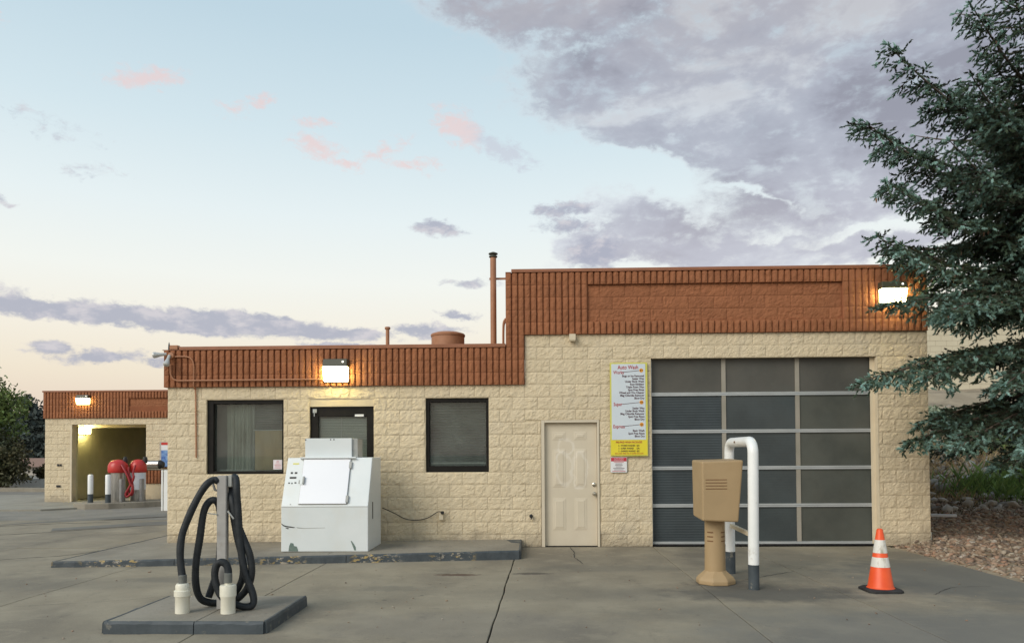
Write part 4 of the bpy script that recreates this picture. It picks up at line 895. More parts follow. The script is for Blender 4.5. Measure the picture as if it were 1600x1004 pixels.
for pts, lab in ((h1, 'black vacuum hose looping left of the grey post'), (h2, 'black vacuum hose looping right of the grey post')):
    P2 = spline(pts, 16); rr = [.0335-(.0024 if i % 2 else 0)+.0010*math.sin(i*.21) for i in range(len(P2))]
    hz_ = MB().tube(P2, rr, 14).build('vacuum_hose', M['hose'], smooth=True); tag(hz_, lab, 'hose')
    b0 = Vector(pts[0]); MB().lathe(b0.x, b0.y, [(.030, b0.z-.10), (.030, b0.z-.055), (.036, b0.z-.05), (.036, b0.z+.03), (.031, b0.z+.035)], 20).build('cuff', M['cuff'], hz_, smooth=True)
def stub(x, y, prof, label):
    o = MB().lathe(x, y, prof, 32).build('suction_stub', M['pvc'], smooth=True); tag(o, label, 'pipe stub', 'ivory suction stubs')
b0 = h1[0]; stub(b0[0], b0[1], [(.062, IT), (.062, .24), (.064, .243), (.064, .25), (.072, .252), (.072, .30), (.060, .305), (.060, .345), (.052, .36), (.034, .365), (.034, .42), (.02, .425)], 'ivory stepped pipe stub at the left end of the hoses')
b0 = h2[0]; stub(b0[0], b0[1], [(.063, IT), (.063, .235), (.066, .24), (.066, .25), (.071, .252), (.071, .34), (.068, .35), (.03, .352), (.03, .40), (.02, .41)], 'ivory pipe stub in front of the grey post')

# ================================================================== pay terminal, hoop barrier, cone
tm = empty('pay_terminal', (2.10, -3.27, 0), 'tan plastic pay terminal on a round column before the garage door', 'pay terminal')
MB().lathe(2.105, -3.27, [(.225, 0), (.225, .045), (.205, .075), (.14, .13), (.125, .15)], 8, R(22.5)).build('flared_base', M['tanplastic'], tm, bevel=.01)
MB().lathe(2.10, -3.27, [(.118, .12), (.112, .60), (.112, .76)], 28).build('column', M['tanplastic'], tm, smooth=True)
for z in (.485, .535, .585):
    for a0, a1 in ((-150, -112), (-66, -26)):
        mb = MB(); n = 8
        for i in range(n+1):
            an = R(a0+(a1-a0)*i/n)
            for r_, z_ in ((.1152, z), (.1152, z+.014)): mb.v.append((2.10+r_*math.cos(an), -3.27+r_*math.sin(an), z_))
        for i in range(n): k = 2*i; mb.f.append((k, k+2, k+3, k+1))
        mb.build('column_groove', M['tandark'], tm)
hd = MB().hexa([(1.905, -3.52, .735), (2.31, -3.52, .72), (2.30, -3.04, .76), (1.905, -3.04, .755), (1.905, -3.52, 1.405), (2.372, -3.52, 1.418), (2.36, -3.04, 1.43), (1.895, -3.04, 1.418)])
hd.build('head', M['tanplastic'], tm, bevel=.018)
for i in range(4): MB().box(1.945, 2.185, -3.5235, -3.519, 1.195-i*.034, 1.204-i*.034).build('louvre', M['tandark'], tm, bevel=.002)
hb = empty('hoop_barrier', (2.44, -3.13, 0), 'white pipe hoop barrier with slate blue feet beside the tan terminal', 'hoop barrier')
ZH = 1.625; RB = .058
pp = [(2.435, -3.67, .0)]
arc = []
for an in range(0, 91, 15): arc.append((2.435, -3.67+.13-.13*math.cos(R(an)), ZH-.13+.13*math.sin(R(an))))
for an in range(90, -1, -15): arc.append((2.455, -2.60-.13+.13*math.cos(R(an)), ZH-.13+.13*math.sin(R(an))))
MB().tube([(2.425, -3.67, .272)]+arc+[(2.455, -2.60, .272)], RB, 24).build('hoop', M['whitepipe'], hb, smooth=True)
MB().tube([(2.425, -3.67, 0), (2.425, -3.67, .27)], RB+.001, 24).build('painted_foot', M['slate'], hb, smooth=True)
MB().tube([(2.455, -2.60, 0), (2.455, -2.60, .27)], RB+.001, 24).build('painted_foot', M['slate'], hb, smooth=True)
MB().hexa([(2.43, -3.62, .555), (2.47, -3.62, .555), (2.48, -2.65, .575), (2.44, -2.65, .575), (2.43, -3.62, .60), (2.47, -3.62, .60), (2.48, -2.65, .62), (2.44, -2.65, .62)]).build('brace', M['smooth_tan'], hb)
for (y, l) in ((-3.30, .03), (-3.12, .05), (-3.4, .02)): MB().box(2.385, 2.392, y, y+l, ZH-.01, ZH+.012).build('scratch', M['rustscratch'], hb)
cn = empty('traffic_cone', (3.76, -3.76, 0), 'orange traffic cone with two scuffed white bands by the garage door', 'traffic cone')
mb = MB(); base = []
def sq(r, cut, z): return [(3.76+x*r, -3.76+y*r, z) for x, y in ((-1, -1+cut), (-1+cut, -1), (1-cut, -1), (1, -1+cut), (1, 1-cut), (1-cut, 1), (-1+cut, 1), (-1, 1-cut))]
mb.v = sq(.182, .25, 0)+sq(.182, .25, .022)+sq(.165, .3, .036); mb.f = [tuple(range(7, -1, -1)), tuple(range(16, 24))]+[(r_*8+i, r_*8+(i+1) % 8, r_*8+8+(i+1) % 8, r_*8+8+i) for r_ in (0, 1) for i in range(8)]
mb.build('rubber_base', M['rubber'], cn)
def cr(z): return .031+(.131-.031)*(1-(z-.04)/(.665-.04))
MB().lathe(3.76, -3.76, [(.145, .034), (.135, .045), (cr(.06), .06), (cr(.66), .66), (cr(.66)-.012, .672), (.012, .672)], 40).build('cone_body', M['orange'], cn, smooth=True)
for z0_, z1_ in ((.262, .367), (.412, .553)): MB().lathe(3.76, -3.76, [(cr(z0_)-.002, z0_), (cr(z0_)+.0018, z0_+.001), (cr(z1_)+.0018, z1_-.001), (cr(z1_)-.002, z1_)], 40).build('reflective_band', M['reflect'], cn, smooth=True)

# ================================================================== second wash building
B2Y, B2Z = 11.0, .11
b2 = empty('self_wash_building', (-12, B2Y, B2Z), 'smaller cream car wash building with brown parapet and open bay, far left', 'building')
bx0, bx1 = -15.37, -5.2
bay = (-14.50, -12.14, 0, 2.455)
mb = MB(); wall_core(mb, bx0+.01, bx1, 0, 2.66, B2Y+.006, B2Y+.2, [bay])
mb.box(bx0+.01, bx0+.2, B2Y+.2, B2Y+11, 0, 2.66).box(bx1-.2, bx1, B2Y+.2, B2Y+11, 0, 2.66)
w_b2 = mb.build('wall', M['mortar'], b2)
lay_blocks(w_b2, bx0, -8.6, 0, 13, B2Y+.002, -15.37, [(bay[0], bay[1], 0, bay[3])], M['tan'], ch=2.66/13)
mb = MB().box(bx0-.05, bx1, B2Y-.028, B2Y+.17, 2.66, 3.02).box(bx0-.05, -12.66, B2Y-.028, B2Y+.17, 3.02, 3.48).box(-12.66, bx1, B2Y, B2Y+.17, 3.02, 3.30).box(-12.66, bx1, B2Y-.028, B2Y+.17, 3.30, 3.48).box(bx0-.05, bx0+.12, B2Y+.17, B2Y+11, 2.66, 3.48)
p2 = mb.build('parapet', M['brown_core'], b2)
def ribs2(x1, nr, z, n, ch): lay_ribs(p2, x1, nr, z, n, B2Y-.03, .1015, ch=ch)
hh = (3.48-2.66)/4
ribs2(-12.66, 27, 2.66, 4, hh); ribs2(-8.6, 40, 2.66, 1, hh); ribs2(-8.6, 40, 2.66+3*hh, 1, hh)
lay_blocks(p2, -12.66, -8.6, 2.66+hh, 2, B2Y, -12.66, [], M['brown'], name='recessed_block', key='b', ch=hh)
MB().box(bx0-.06, bx1, B2Y-.075, B2Y+.2, 3.482, 3.53).build('roof_cap', M['cap'], b2)
M['baywall'] = mat('bay_lining', rgb(.46, .42, .24), rgb(.52, .47, .29), rough=.6, scale=1.2, dirt=rgb(.30, .28, .17), dscale=.5, dlo=.45, dhi=.75, bump=.15, bscale=20)
MB().box(-14.92, -14.9, B2Y+.3, B2Y+11, B2Z-.05, 2.66).box(-11.7, -11.68, B2Y+.2, B2Y+11, B2Z-.05, 2.66).box(-14.9, -11.7, B2Y+.2, B2Y+10.9, 2.66, 2.7).box(-14.9, -14.5, B2Y+.2, B2Y+.3, B2Z-.05, 2.66).build('bay_lining', M['baywall'], b2)
MB().box(-14.9, -11.7, B2Y+1.2, B2Y+1.35, 2.40, 2.66).box(-14.9, -11.7, B2Y+5.2, B2Y+5.35, 2.40, 2.66).build('ceiling_beam', M['smooth_tan'], b2)
MB().box(bay[0]-.05, bay[0]-.001, B2Y-.02, B2Y+.3, 0, bay[3]).build('jamb', M['smooth_tan'], b2)
MB().box(bx0, bx1, B2Y+.2, B2Y+11, 2.9, 3.0).build('roof', M['asphalt'], b2)
wall_lamp(-14.08, 3.08, B2Y-.068, .40, .30, 'lit wall lamp on the brown parapet of the far building', 26, eye=True)
wl = empty('bay_lamp', (-14.8, B2Y+1.0, 2.2), 'lit lamp on the wall inside the open wash bay', 'wall lamp', None)
MB().cbox(-14.90, -14.84, B2Y+.85, B2Y+1.35, 2.18, 2.42, .01).build('back_plate', M['lampbody'], wl)
MB().cbox(-14.84, -14.70, B2Y+.88, B2Y+1.32, 2.20, 2.40, .02).build('lens', emis('bay_lens', (1.0, .88, .42), 50), wl)
for (x, z) in ((-14.93, 1.08), (-14.85, 1.08), (-14.95, .42), (-14.88, .42)): MB().box(x-.03, x+.03, B2Y-.035, B2Y-.02, B2Z+z-.035, B2Z+z+.03).build('wall_hook', M['black'], b2)
# low screen wall with brown ribbed top
lw = empty('screen_wall', (-11.5, 10.2, .04), 'low cream wall with brown ribbed band behind the vacuums', 'wall')
MB().box(-11.95, -10.2, 10.35, 10.6, .0, .62).build('wall_base', M['tan'], lw)
MB().box(-11.95, -10.2, 10.34, 10.6, .623, 1.03).build('band_core', M['brown_core'], lw)
for c in range(4): inst('ribbed_block', rib_mesh(4, .1015, .2, c, M['brown'], 'ribbed_block'), (-11.93+c*.41, 10.335, .73), lw); inst('ribbed_block', rib_mesh(4, .1015, .2, c+1, M['brown'], 'ribbed_block'), (-11.93+c*.41, 10.335, .93), lw)
MB().cbox(-11.98, -10.15, 10.28, 10.62, 1.033, 1.06, .01).build('coping', M['pad'], lw)
cy = empty('steel_canister', (-11.6, 10.45, 1.06), 'horizontal steel canister with black end on the low wall', 'canister')
MB().tube([(-11.98, 10.45, 1.20), (-11.42, 10.45, 1.20)], .135, 28).build('drum', M['steel'], cy, smooth=True)
MB().tube([(-11.42, 10.45, 1.20), (-11.40, 10.45, 1.20), (-11.30, 10.45, 1.19)], [.138, .138, .09], 24).build('end_cap', M['black'], cy, smooth=True)
ps = empty('poster_panel', (-11.45, 10.9, 1.1), 'red, white and blue poster panel on the far building wall', 'poster')
MB().cbox(-11.66, -11.2, 10.90, 10.97, 1.10, 1.90, .01).build('frame', M['steel'], ps)
MB().box(-11.60, -11.22, 10.888, 10.899, 1.80, 1.88).build('red_band', M['red'], ps)
MB().box(-11.60, -11.22, 10.888, 10.899, 1.64, 1.798).build('white_band', M['whiteprint'], ps)
MB().box(-11.60, -11.22, 10.888, 10.899, 1.12, 1.638).build('blue_print', M['inkblue'], ps)
# kerb island with vacuums
ki = empty('vacuum_island', (-12, 9.5, 0), 'long low kerbed island under the red domed vacuums', 'kerb island')
kp = [(-12.95, 8.62), (-12.5, 8.42), (-11.9, 8.55), (-11.2, 9.1), (-9.6, 10.7), (-9.9, 11.0), (-12.6, 11.0), (-13.0, 9.4)]
n = len(kp); mb = MB(); mb.v = [(p[0], p[1], .15) for p in kp]+[(p[0], p[1], -.02) for p in kp]; mb.f = [tuple(range(n))]+[(i, i+n, (i+1) % n+n, (i+1) % n) for i in range(n)]
mb.build('island_slab', M['pad'], ki, bevel=.02)
def vacuum(cx_, cy_, label, wrap, z=.15, rc=.19, rd=.275):
    v = empty('vacuum_station', (cx_, cy_, z), label, 'vacuum', 'red domed vacuum stations')
    MB().lathe(cx_, cy_, [(rc, z), (rc+.005, z+.02), (rc+.005, .98), (rc-.005, .99)], 32).build('canister', M['steel'], v, smooth=True)
    MB().lathe(cx_, cy_, [(rd*.92, .985), (rd*.97, 1.0), (rd, 1.08), (rd*.97, 1.20), (rd*.81, 1.29), (rd*.5, 1.35), (rd*.06, 1.37)], 32).build('dome', M['red'], v, smooth=True)
    if wrap: MB().lathe(cx_, cy_, [(rc+.0055, .48), (rc+.0075, .481), (rc+.0075, .975), (rc+.0055, .976)], 32).build('printed_wrap', M['whitewrap'], v, smooth=True)
    MB().cbox(cx_+.14, cx_+.22, cy_-.2, cy_-.05, z, .80, .01).build('coin_post', M['steelpost'], v)
    MB().lathe(cx_+.18, cy_+.05, [(.06, 1.25), (.07, 1.36), (.05, 1.43), (.01, 1.45)], 12).build('nozzle', M['black'], v, smooth=True)
    return v
vacuum(-12.06, 9.30, 'red domed steel vacuum, left of the pair, bare canister', False)
vacuum(-11.64, 9.62, 'red domed vacuum, right of the pair, wrapped in white print', True, rc=.20, rd=.235)
def rh(pts, lab): tag(MB().tube(spline(pts, 6), .03, 10).build('vacuum_hose', M['redhose'], smooth=True), lab, 'hose')
rh([(-11.85, 9.1, 1.22), (-11.72, 9.05, 1.05), (-11.62, 9.05, .85), (-11.56, 9.05, .68), (-11.5, 9.06, .58), (-11.53, 9.06, .42), (-11.66, 9.06, .30), (-11.7, 9.06, .38), (-11.62, 9.08, .55), (-11.52, 9.1, .75), (-11.48, 9.1, .9)], 'red hose hanging crossed from the left vacuum')
rh([(-11.55, 9.3, 1.2), (-11.56, 9.2, 1.0), (-11.52, 9.15, .82), (-11.60, 9.12, .62), (-11.66, 9.12, .45), (-11.58, 9.12, .34), (-11.52, 9.12, .44), (-11.54, 9.12, .7), (-11.64, 9.12, .95), (-11.66, 9.14, 1.15)], 'red hose looping between the two domed vacuums')
def bollard(x, y, h, label, z=.15, r=.072):
    b = empty('bollard', (x, y, z), label, 'bollard', 'white bollards with grey feet')
    MB().lathe(x, y, [(r, z+.24), (r, h-.03), (r*.85, h-.008), (.01, h)], 24).build('shaft', M['whitepipe'], b, smooth=True)
    MB().lathe(x, y, [(r+.001, z), (r+.001, z+.238)], 24).build('painted_foot', M['slate'], b, smooth=True)
bollard(-12.63, 8.9, .95, 'white bollard with grey foot standing alone before the bay'); bollard(-12.05, 8.78, .95, 'white bollard with grey foot touching the left vacuum')
wp = empty('folded_board', (-9.87, 7.7, 0), 'narrow white upright board at the left building corner', 'board')
MB().cbox(-9.965, -9.92, 7.68, 7.72, .0, 1.09, .004).build('upright', M['whitepipe'], wp); MB().cbox(-9.90, -9.70, 7.69, 7.73, .0, 1.09, .004).build('upright', M['whitepipe'], wp)

# ================================================================== left background: kerb, trees, far things
kb = MB(); 
kbo = kerb_seg((-60, 27.0), (-17.0, 16.6), None, M['pad'], .20, zb=.03, w=.3, name='roadside_kerb'); tag(kbo, kind='structure')
def leaf_cloud(name, blobs, nleaf, size, m, parent=None, seed=1, origin=None, hang=0):
    rng = np.random.default_rng(seed); vs = []; tot = sum(b[3]*b[4]*b[5] for b in blobs)
    for (x, y, z, rx, ry, rz) in blobs:
        k = int(nleaf*rx*ry*rz/tot)
        d = rng.normal(size=(k, 3)); d /= np.linalg.norm(d, axis=1)[:, None]
        # clumps: leaves gather round random twigs
        tw = rng.normal(size=(max(6, k//35), 3)); tw /= np.linalg.norm(tw, axis=1)[:, None]; tw *= (rng.random((len(tw), 1))**.35)
        c = tw[rng.integers(0, len(tw), k)]+rng.normal(size=(k, 3))*.11
        c *= np.array([rx, ry, rz]); c += np.array([x, y, z])
        a = rng.normal(size=(k, 3)); a /= np.linalg.norm(a, axis=1)[:, None]; b = np.cross(a, d); b /= np.linalg.norm(b, axis=1)[:, None]
        s = size*(.6+.8*rng.random((k, 1)))
        vs.append(np.stack([c-a*s, c+b*s*.5, c+a*s, c-b*s*.5], 1).reshape(-1, 3))
    V = np.concatenate(vs); nq = len(V)//4
    o0 = np.array(origin if origin is not None else V.mean(0)); V = V-o0
    me = bpy.data.meshes.new(name); me.vertices.add(len(V)); me.vertices.foreach_set('co', V.astype(np.float32).ravel())
    me.loops.add(nq*4); me.loops.foreach_set('vertex_index', np.arange(nq*4, dtype=np.int32)); me.polygons.add(nq); me.polygons.foreach_set('loop_start', np.arange(0, nq*4, 4, dtype=np.int32))
    me.materials.append(m); me.update(calc_edges=True); me.validate()
    o = bpy.data.objects.new(name, me); COL.objects.link(o); place(o, o0, parent); return o
M['leafA'] = mat('broad_leaf', rgb(.085, .135, .03), rgb(.14, .19, .05), rough=.6, scale=.9, island=True)
M['leafB'] = mat('dark_shrub_leaf', rgb(.035, .045, .016), rgb(.085, .065, .022), rough=.7, scale=.8, island=True)
M['leafC'] = mat('far_leaf', rgb(.045, .06, .055), rgb(.06, .075, .065), rough=.8, scale=.5, island=True)
def tree(x, y, h, blobs, n, size, m, label, seed, name='broadleaf_tree', tr=.14):
    t = empty(name, (x, y, 0), label, 'tree' if 'tree' in name else 'shrub')
    mb = MB().tube([(x, y, 0), (x+.05, y, h*.25), (x-.05, y, h*.6)], [tr, tr*.7, tr*.3], 8)
    for b in blobs: mb.tube([(x, y, h*.2), ((x+b[0])/2, (y+b[1])/2, (h*.3+b[2])/2+.1), (b[0], b[1], b[2])], [tr*.5, tr*.3, tr*.08], 6)
    mb.build('trunk', M['bark'], t); leaf_cloud('crown', blobs, n, size, m, t, seed)
tree(-24.2, 19.5, 5.5, [(-24.4, 19.5, 4.0, 1.5, 1.4, 1.4), (-23.1, 19.4, 3.5, 1.2, 1.1, 1.2), (-25.5, 19.6, 3.4, 1.6, 1.4, 1.5), (-24.0, 19.3, 2.4, 1.9, 1.5, 1.2)], 14000, .085, M['leafA'], 'leafy green tree at the left picture edge', 3)
tree(-22.9, 18.3, 3.0, [(-22.9, 18.3, 1.5, 1.5, 1.1, 1.2), (-21.7, 18.1, 1.2, .9, .8, .9), (-24.2, 18.3, 1.6, 1.3, 1.1, 1.2), (-22.2, 18.0, .7, 1.6, .8, .6)], 15000, .075, M['leafB'], 'dark brownish green shrub below the leafy tree', 5, 'broad_shrub', .07)
tree(-21.6, 20.6, 2.6, [(-21.6, 20.6, .75, .6, .5, .45), (-20.8, 20.9, .55, .5, .5, .32)], 2500, .07, M['leafB'], 'small round dark shrub by the roadside kerb', 9, 'round_shrub', .04)
tag(leaf_cloud('far_treeline', [(-60+i*5.0, 70+random.uniform(-3, 3), 3.2+random.uniform(-.6, .9), 4.6, 3, 3.4+random.uniform(-.5, .9)) for i in range(9)]+[(-28+i*7, 95, 2.5, 5, 3, 4) for i in range(2)], 26000, .32, M['leafC'], seed=11), 'distant dark band of trees behind the road', 'trees', kind='stuff')
fb_ = empty('far_low_building', (-38, 42, 0), 'low distant building with brown roof seen past the shrub', 'building')
M['farwall'] = mat('far_pale_wall', rgb(.5, .47, .42), rough=.8); M['farroof'] = mat('far_brown_roof', rgb(.24, .14, .10), rough=.8)
MB().box(-50, -30, 40, 46, 0, .65).build('wall', M['farwall'], fb_); MB().hexa([(-50.4, 39.6, .652), (-29.6, 39.6, .652), (-29.6, 46.4, .652), (-50.4, 46.4, .652), (-49, 42, 1.25), (-31, 42, 1.25), (-31, 44, 1.25), (-49, 44, 1.25)]).build('roof', M['farroof'], fb_)
bar = MB().cbox(-27.5, -20.4, 20.3, 20.6, .05, .46, .03).build('roadside_barrier', M['whitepipe']); tag(bar, 'low white barrier half hidden by the shrubs beyond the road', 'barrier')
mb = MB(); n = 60
for i in range(n+1):
    x = -130+170*i/n; h = 5.0+1.2*mnoise.noise(Vector((x*.03, 1, 1)))+.7*mnoise.noise(Vector((x*.13, 5, 1)))
    mb.v += [(x, 104, -1), (x, 112, h), (x, 150, h+.6), (x, 190, -1)]
for i in range(n):
    for k in range(3): a = i*4+k; mb.f.append((a, a+4, a+5, a+1))
M['hillgreen'] = mat('wooded_hill', rgb(.04, .052, .045), rgb(.065, .08, .065), rough=.95, scale=.35, bump=1, bscale=1.5, bdist=.5)
tag(mb.build('far_hills', M['hillgreen'], smooth=True), kind='structure')

# ================================================================== right: slope, gravel, far building
M['dirt'] = mat('tan_slope_soil', rgb(.27, .215, .145), rgb(.36, .29, .20), rough=.95, scale=1.4, bump=.7, bscale=14, dirt=rgb(.15, .12, .085), dscale=.9, dlo=.5, dhi=.7, bdist=.04)
mb = MB(); nx, ny = 70, 90
for j in range(ny+1):
    y = -9+ (26)*j/ny
    for i in range(nx+1):
        x = 5.52+24*(i/nx)**1.4
        mb.v.append((x, y, hill(x, y)))
for j in range(ny):
    for i in range(nx): a = j*(nx+1)+i; mb.f.append((a, a+1, a+nx+2, a+nx+1))
hs = mb.build('hillside', M['dirt'], smooth=True); tag(hs, kind='structure')
def gedge(y):   # left edge of the gravel in front of the building line
    return 5.72-.02*y+.05*mnoise.noise(Vector((y*1.2, 0, 5)))
rng = np.random.default_rng(4)
def stones(name, n, region, smin, smax, m, label, zoff=0.0):
    ico = bmesh.new(); bmesh.ops.create_icosphere(ico, subdivisions=1, radius=1); iv = np.array([v.co[:] for v in ico.verts]); fi = np.array([[v.index for v in f.verts] for f in ico.faces]); ico.free()
    V = []; Fc = []; k = 0
    while k < n:
        x, y = region(); s = smin+(smax-smin)*rng.random()**2.2
        z = hill(x, y)+zoff+s*.25
        j = iv*(1+.28*rng.normal(size=(len(iv), 1))).clip(.6, 1.5)*np.array([s*(.8+.7*rng.random()), s*(.8+.4*rng.random()), s*(.4+.35*rng.random())])
        an = rng.random()*6.28; c, sn = math.cos(an), math.sin(an); tl = rng.normal()*.35
        j = j@np.array([[c, -sn, 0], [sn, c, 0], [0, 0, 1]]); j[:, 2] += j[:, 0]*tl
        V.append(j+np.array([x, y, z])); Fc.append(fi+k*len(iv)); k += 1
    V = np.concatenate(V); Fc = np.concatenate(Fc); o0 = V.mean(0); V = V-o0
    me = bpy.data.meshes.new(name); me.vertices.add(len(V)); me.vertices.foreach_set('co', V.astype(np.float32).ravel()); me.loops.add(len(Fc)*3); me.loops.foreach_set('vertex_index', Fc.astype(np.int32).ravel())
    me.polygons.add(len(Fc)); me.polygons.foreach_set('loop_start', np.arange(0, len(Fc)*3, 3, dtype=np.int32)); me.materials.append(m); me.update(calc_edges=True)
    o = bpy.data.objects.new(name, me); COL.objects.link(o); place(o, o0); tag(o, label, 'grit' if 'debris' in name else 'gravel', kind='stuff'); return o
def island_ramp(name, cols, rough=.85):
    m = mat(name, cols[0], rough=rough); t = m.node_tree; g = t.nodes.new('ShaderNodeNewGeometry'); r = t.nodes.new('ShaderNodeValToRGB'); t.links.new(g.outputs['Random Per Island'], r.inputs[0])
    e = r.color_ramp.elements; e[0].position = 0; e[0].color = cols[0]; e[1].position = 1; e[1].color = cols[-1]
    for i, c in enumerate(cols[1:-1]): q = e.new((i+1)/(len(cols)-1)); q.color = c
    t.links.new(r.outputs[0], t.nodes['Principled BSDF'].inputs['Base Color']); return m
M['stones'] = island_ramp('river_gravel', [rgb(.20, .135, .09), rgb(.30, .21, .14), rgb(.16, .12, .09), rgb(.34, .20, .13), rgb(.40, .34, .26), rgb(.23, .15, .10), rgb(.12, .095, .075), rgb(.30, .22, .15), rgb(.45, .40, .34)])
M['rock'] = island_ramp('slope_rock', [rgb(.24, .20, .15), rgb(.36, .31, .25), rgb(.16, .13, .10), rgb(.50, .46, .40), rgb(.28, .23, .17)])
def reg_front():
    while True:
        y = -6.5+rng.random()*9.6; x = 5.6+rng.random()**1.2*6.0
        if y < .05 and x < gedge(y)+abs(rng.normal())*.03: continue
        if y >= .05 and x < 6.33: continue
        return x, y
stones('gravel_bed', 19000, reg_front, .018, .052, M['stones'], 'bed of mixed tan and reddish gravel right of the driveway', .0)
def reg_slope(): return 6.4+rng.random()*9, 2.2+rng.random()*8
stones('slope_rubble', 2600, reg_slope, .03, .15, M['rock'], 'loose rubble on the slope right of the building')
def reg_edge():
    y = -5+rng.random()*5; return gedge(y)-.05-abs(rng.normal())*.10, y
o = stones('stray_gravel', 140, reg_edge, .008, .022, M['stones'], 'stray gravel scattered onto the driveway edge'); 
def reg_pave():
    x = -9+rng.random()*14.4; y = -8+rng.random()*7.6
    if y > -2.1 and x < -.1: y -= 2.2
    if -3.8 < x < -2.2 and -5.8 < y < -4.4: x += 1.7
    return x, y
stones('pavement_debris', 260, reg_pave, .004, .014, M['stones'], 'grit and small crumbs scattered over the concrete driveway', .052)
# grass and weeds
def blades(name, spots, n, h, w, m, label, cat):
    V = []
    for _ in range(n):
        s = spots[rng.integers(len(spots))]; x = s[0]+rng.normal()*s[2]; y = s[1]+rng.normal()*s[3]
        if x < 6.36 and y > -.1: x = 6.4+abs(rng.normal())*.1
        z = hill(x, y)-.01; hh_ = h*s[4]*(.5+rng.random()*.7); an = rng.random()*6.28; lean = .35*rng.normal(size=2)*hh_; ww = w*(.6+rng.random()*.8); c, sn = math.cos(an)*ww, math.sin(an)*ww
        V += [(x-c, y-sn, z), (x+c, y+sn, z), (x+lean[0]*.4+c*.7, y+lean[1]*.4+sn*.7, z+hh_*.6), (x+lean[0], y+lean[1], z+hh_)]
    V = np.array(V); o0 = V.mean(0); V -= o0; nq = len(V)//4
    me = bpy.data.meshes.new(name); me.vertices.add(len(V)); me.vertices.foreach_set('co', V.astype(np.float32).ravel()); me.loops.add(nq*4); me.loops.foreach_set('vertex_index', np.arange(nq*4, dtype=np.int32))
    me.polygons.add(nq); me.polygons.foreach_set('loop_start', np.arange(0, nq*4, 4, dtype=np.int32)); me.materials.append(m); me.update(calc_edges=True)
    o = bpy.data.objects.new(name, me); COL.objects.link(o); place(o, o0); tag(o, label, cat, kind='stuff'); return o
M['grass'] = mat('green_weed', rgb(.13, .22, .05), rgb(.20, .30, .08), rough=.7, scale=1.5, island=True)
M['dry'] = mat('dry_weed', rgb(.38, .27, .14), rgb(.46, .35, .20), rough=.8, scale=1.5, island=True)
M['sage'] = mat('sage_weed', rgb(.22, .27, .18), rgb(.28, .33, .23), rough=.8, scale=1.5, island=True)
blades('green_grass', [(9.9, 3.6, .7, .35, 1), (11.0, 3.8, .8, .4, 1.1), (12.5, 4.4, .7, .5, 1), (12.2, 6.4, .7, .3, .9), (13.4, 6.6, .6, .3, .9), (10.2, 3.0, .6, .2, .7)], 6500, .34, .007, M['grass'], 'bright green weeds growing on the slope foot', 'grass')
blades('dry_grass', [(8.2, 5.0, .7, .6, 1), (9.6, 6.2, .9, .6, 1), (7.6, 6.4, .5, .6, 1), (10.6, 5.4, .6, .4, .9), (7.4, 4.4, .4, .4, .8), (8.4, 3.4, .4, .3, .5)], 3200, .26, .007, M['dry'], 'dry tan grass on the slope right of the building', 'grass')
blades('dark_litter_weeds', [(7.2, 2.4, .5, .35, .5), (8.2, 2.5, .6, .3, .5), (6.9, 3.2, .3, .4, .7), (9.2, 2.8, .5, .2, .5)], 1500, .16, .008, M['leafB'], 'dark low weeds and litter at the slope foot beside the wall', 'weeds')
for i, (x, y, s, lab) in enumerate(((8.9, 7.2, .55, 'grey green sagebrush below the far tan wall, left one'), (10.6, 8.0, .6, 'grey green sagebrush higher on the slope, behind the grass'))):
    t = empty('sagebrush', (x, y, hill(x, y)), lab, 'shrub', 'sagebrush on the slope'); MB().tube([(x, y, hill(x, y)-.05), (x, y, hill(x, y)+s*.6)], [.04, .015], 6).build('stem', M['bark'], t)
    leaf_cloud('foliage', [(x, y, hill(x, y)+s*.5, s, s*.8, s*.55)], 2500, .05, M['sage'], t, 30+i)
for (x, y, l, a, w, lab) in ((7.45, 1.75, .42, -14, .012, 'pale thin board lying on the gravel edge'), (9.55, 3.0, .5, 4, .07, 'pale flat slab lying in the green weeds'), (9.4, 4.3, .5, 10, .10, 'white flat scrap among the dry grass'), (7.0, 3.2, .3, 20, .06, 'small pale stone slab near the wall corner')):
    c, s = math.cos(R(a)), math.sin(R(a)); z = hill(x, y)+.05; nx_, ny_ = -s*w, c*w
    o = MB().hexa([(x-c*l/2-nx_, y-s*l/2-ny_, z), (x+c*l/2-nx_, y+s*l/2-ny_, z), (x+c*l/2+nx_, y+s*l/2+ny_, z+.02), (x-c*l/2+nx_, y-s*l/2+ny_, z+.02), (x-c*l/2-nx_, y-s*l/2-ny_, z+.03), (x+c*l/2-nx_, y+s*l/2-ny_, z+.03), (x+c*l/2+nx_, y+s*l/2+ny_, z+.05), (x-c*l/2+nx_, y-s*l/2+ny_, z+.05)]).build('scrap_board', M['whiteprint']); tag(o, lab, 'board')
# the large pale building up the slope
ub = empty('hilltop_building', (20, 16, 3.2), 'large plain cream block building up the slope behind the spruce', 'building')
M['cream2'] = mat('far_cream_block', rgb(.56, .50, .37), rgb(.61, .55, .41), rough=.85, scale=1, bump=.3, bscale=20, objrand=.04)
MB().box(10.0, 34, 16.02, 22, 2.6, 6.62).build('wall', M['mortar'], ub)
cb = MB(); 
for c in range(17):
    z = 3.12+c*.203; x = 12.0+(.203 if c % 2 else 0)
    while x < 23: cb.box(x+.004, x+.402, 16.004, 16.018, z+.004, z+.199); x += .406
o = cb.build('blockwork', M['cream2'], ub); o['kind'] = 'stuff'
MB().box(9.95, 34.05, 15.95, 22.05, 6.622, 6.72).build('coping', M['cream2'], ub)
MB().box(10.0, 34, 15.98, 16.016, 2.6, 3.11).build('plinth', M['dirt'], ub)

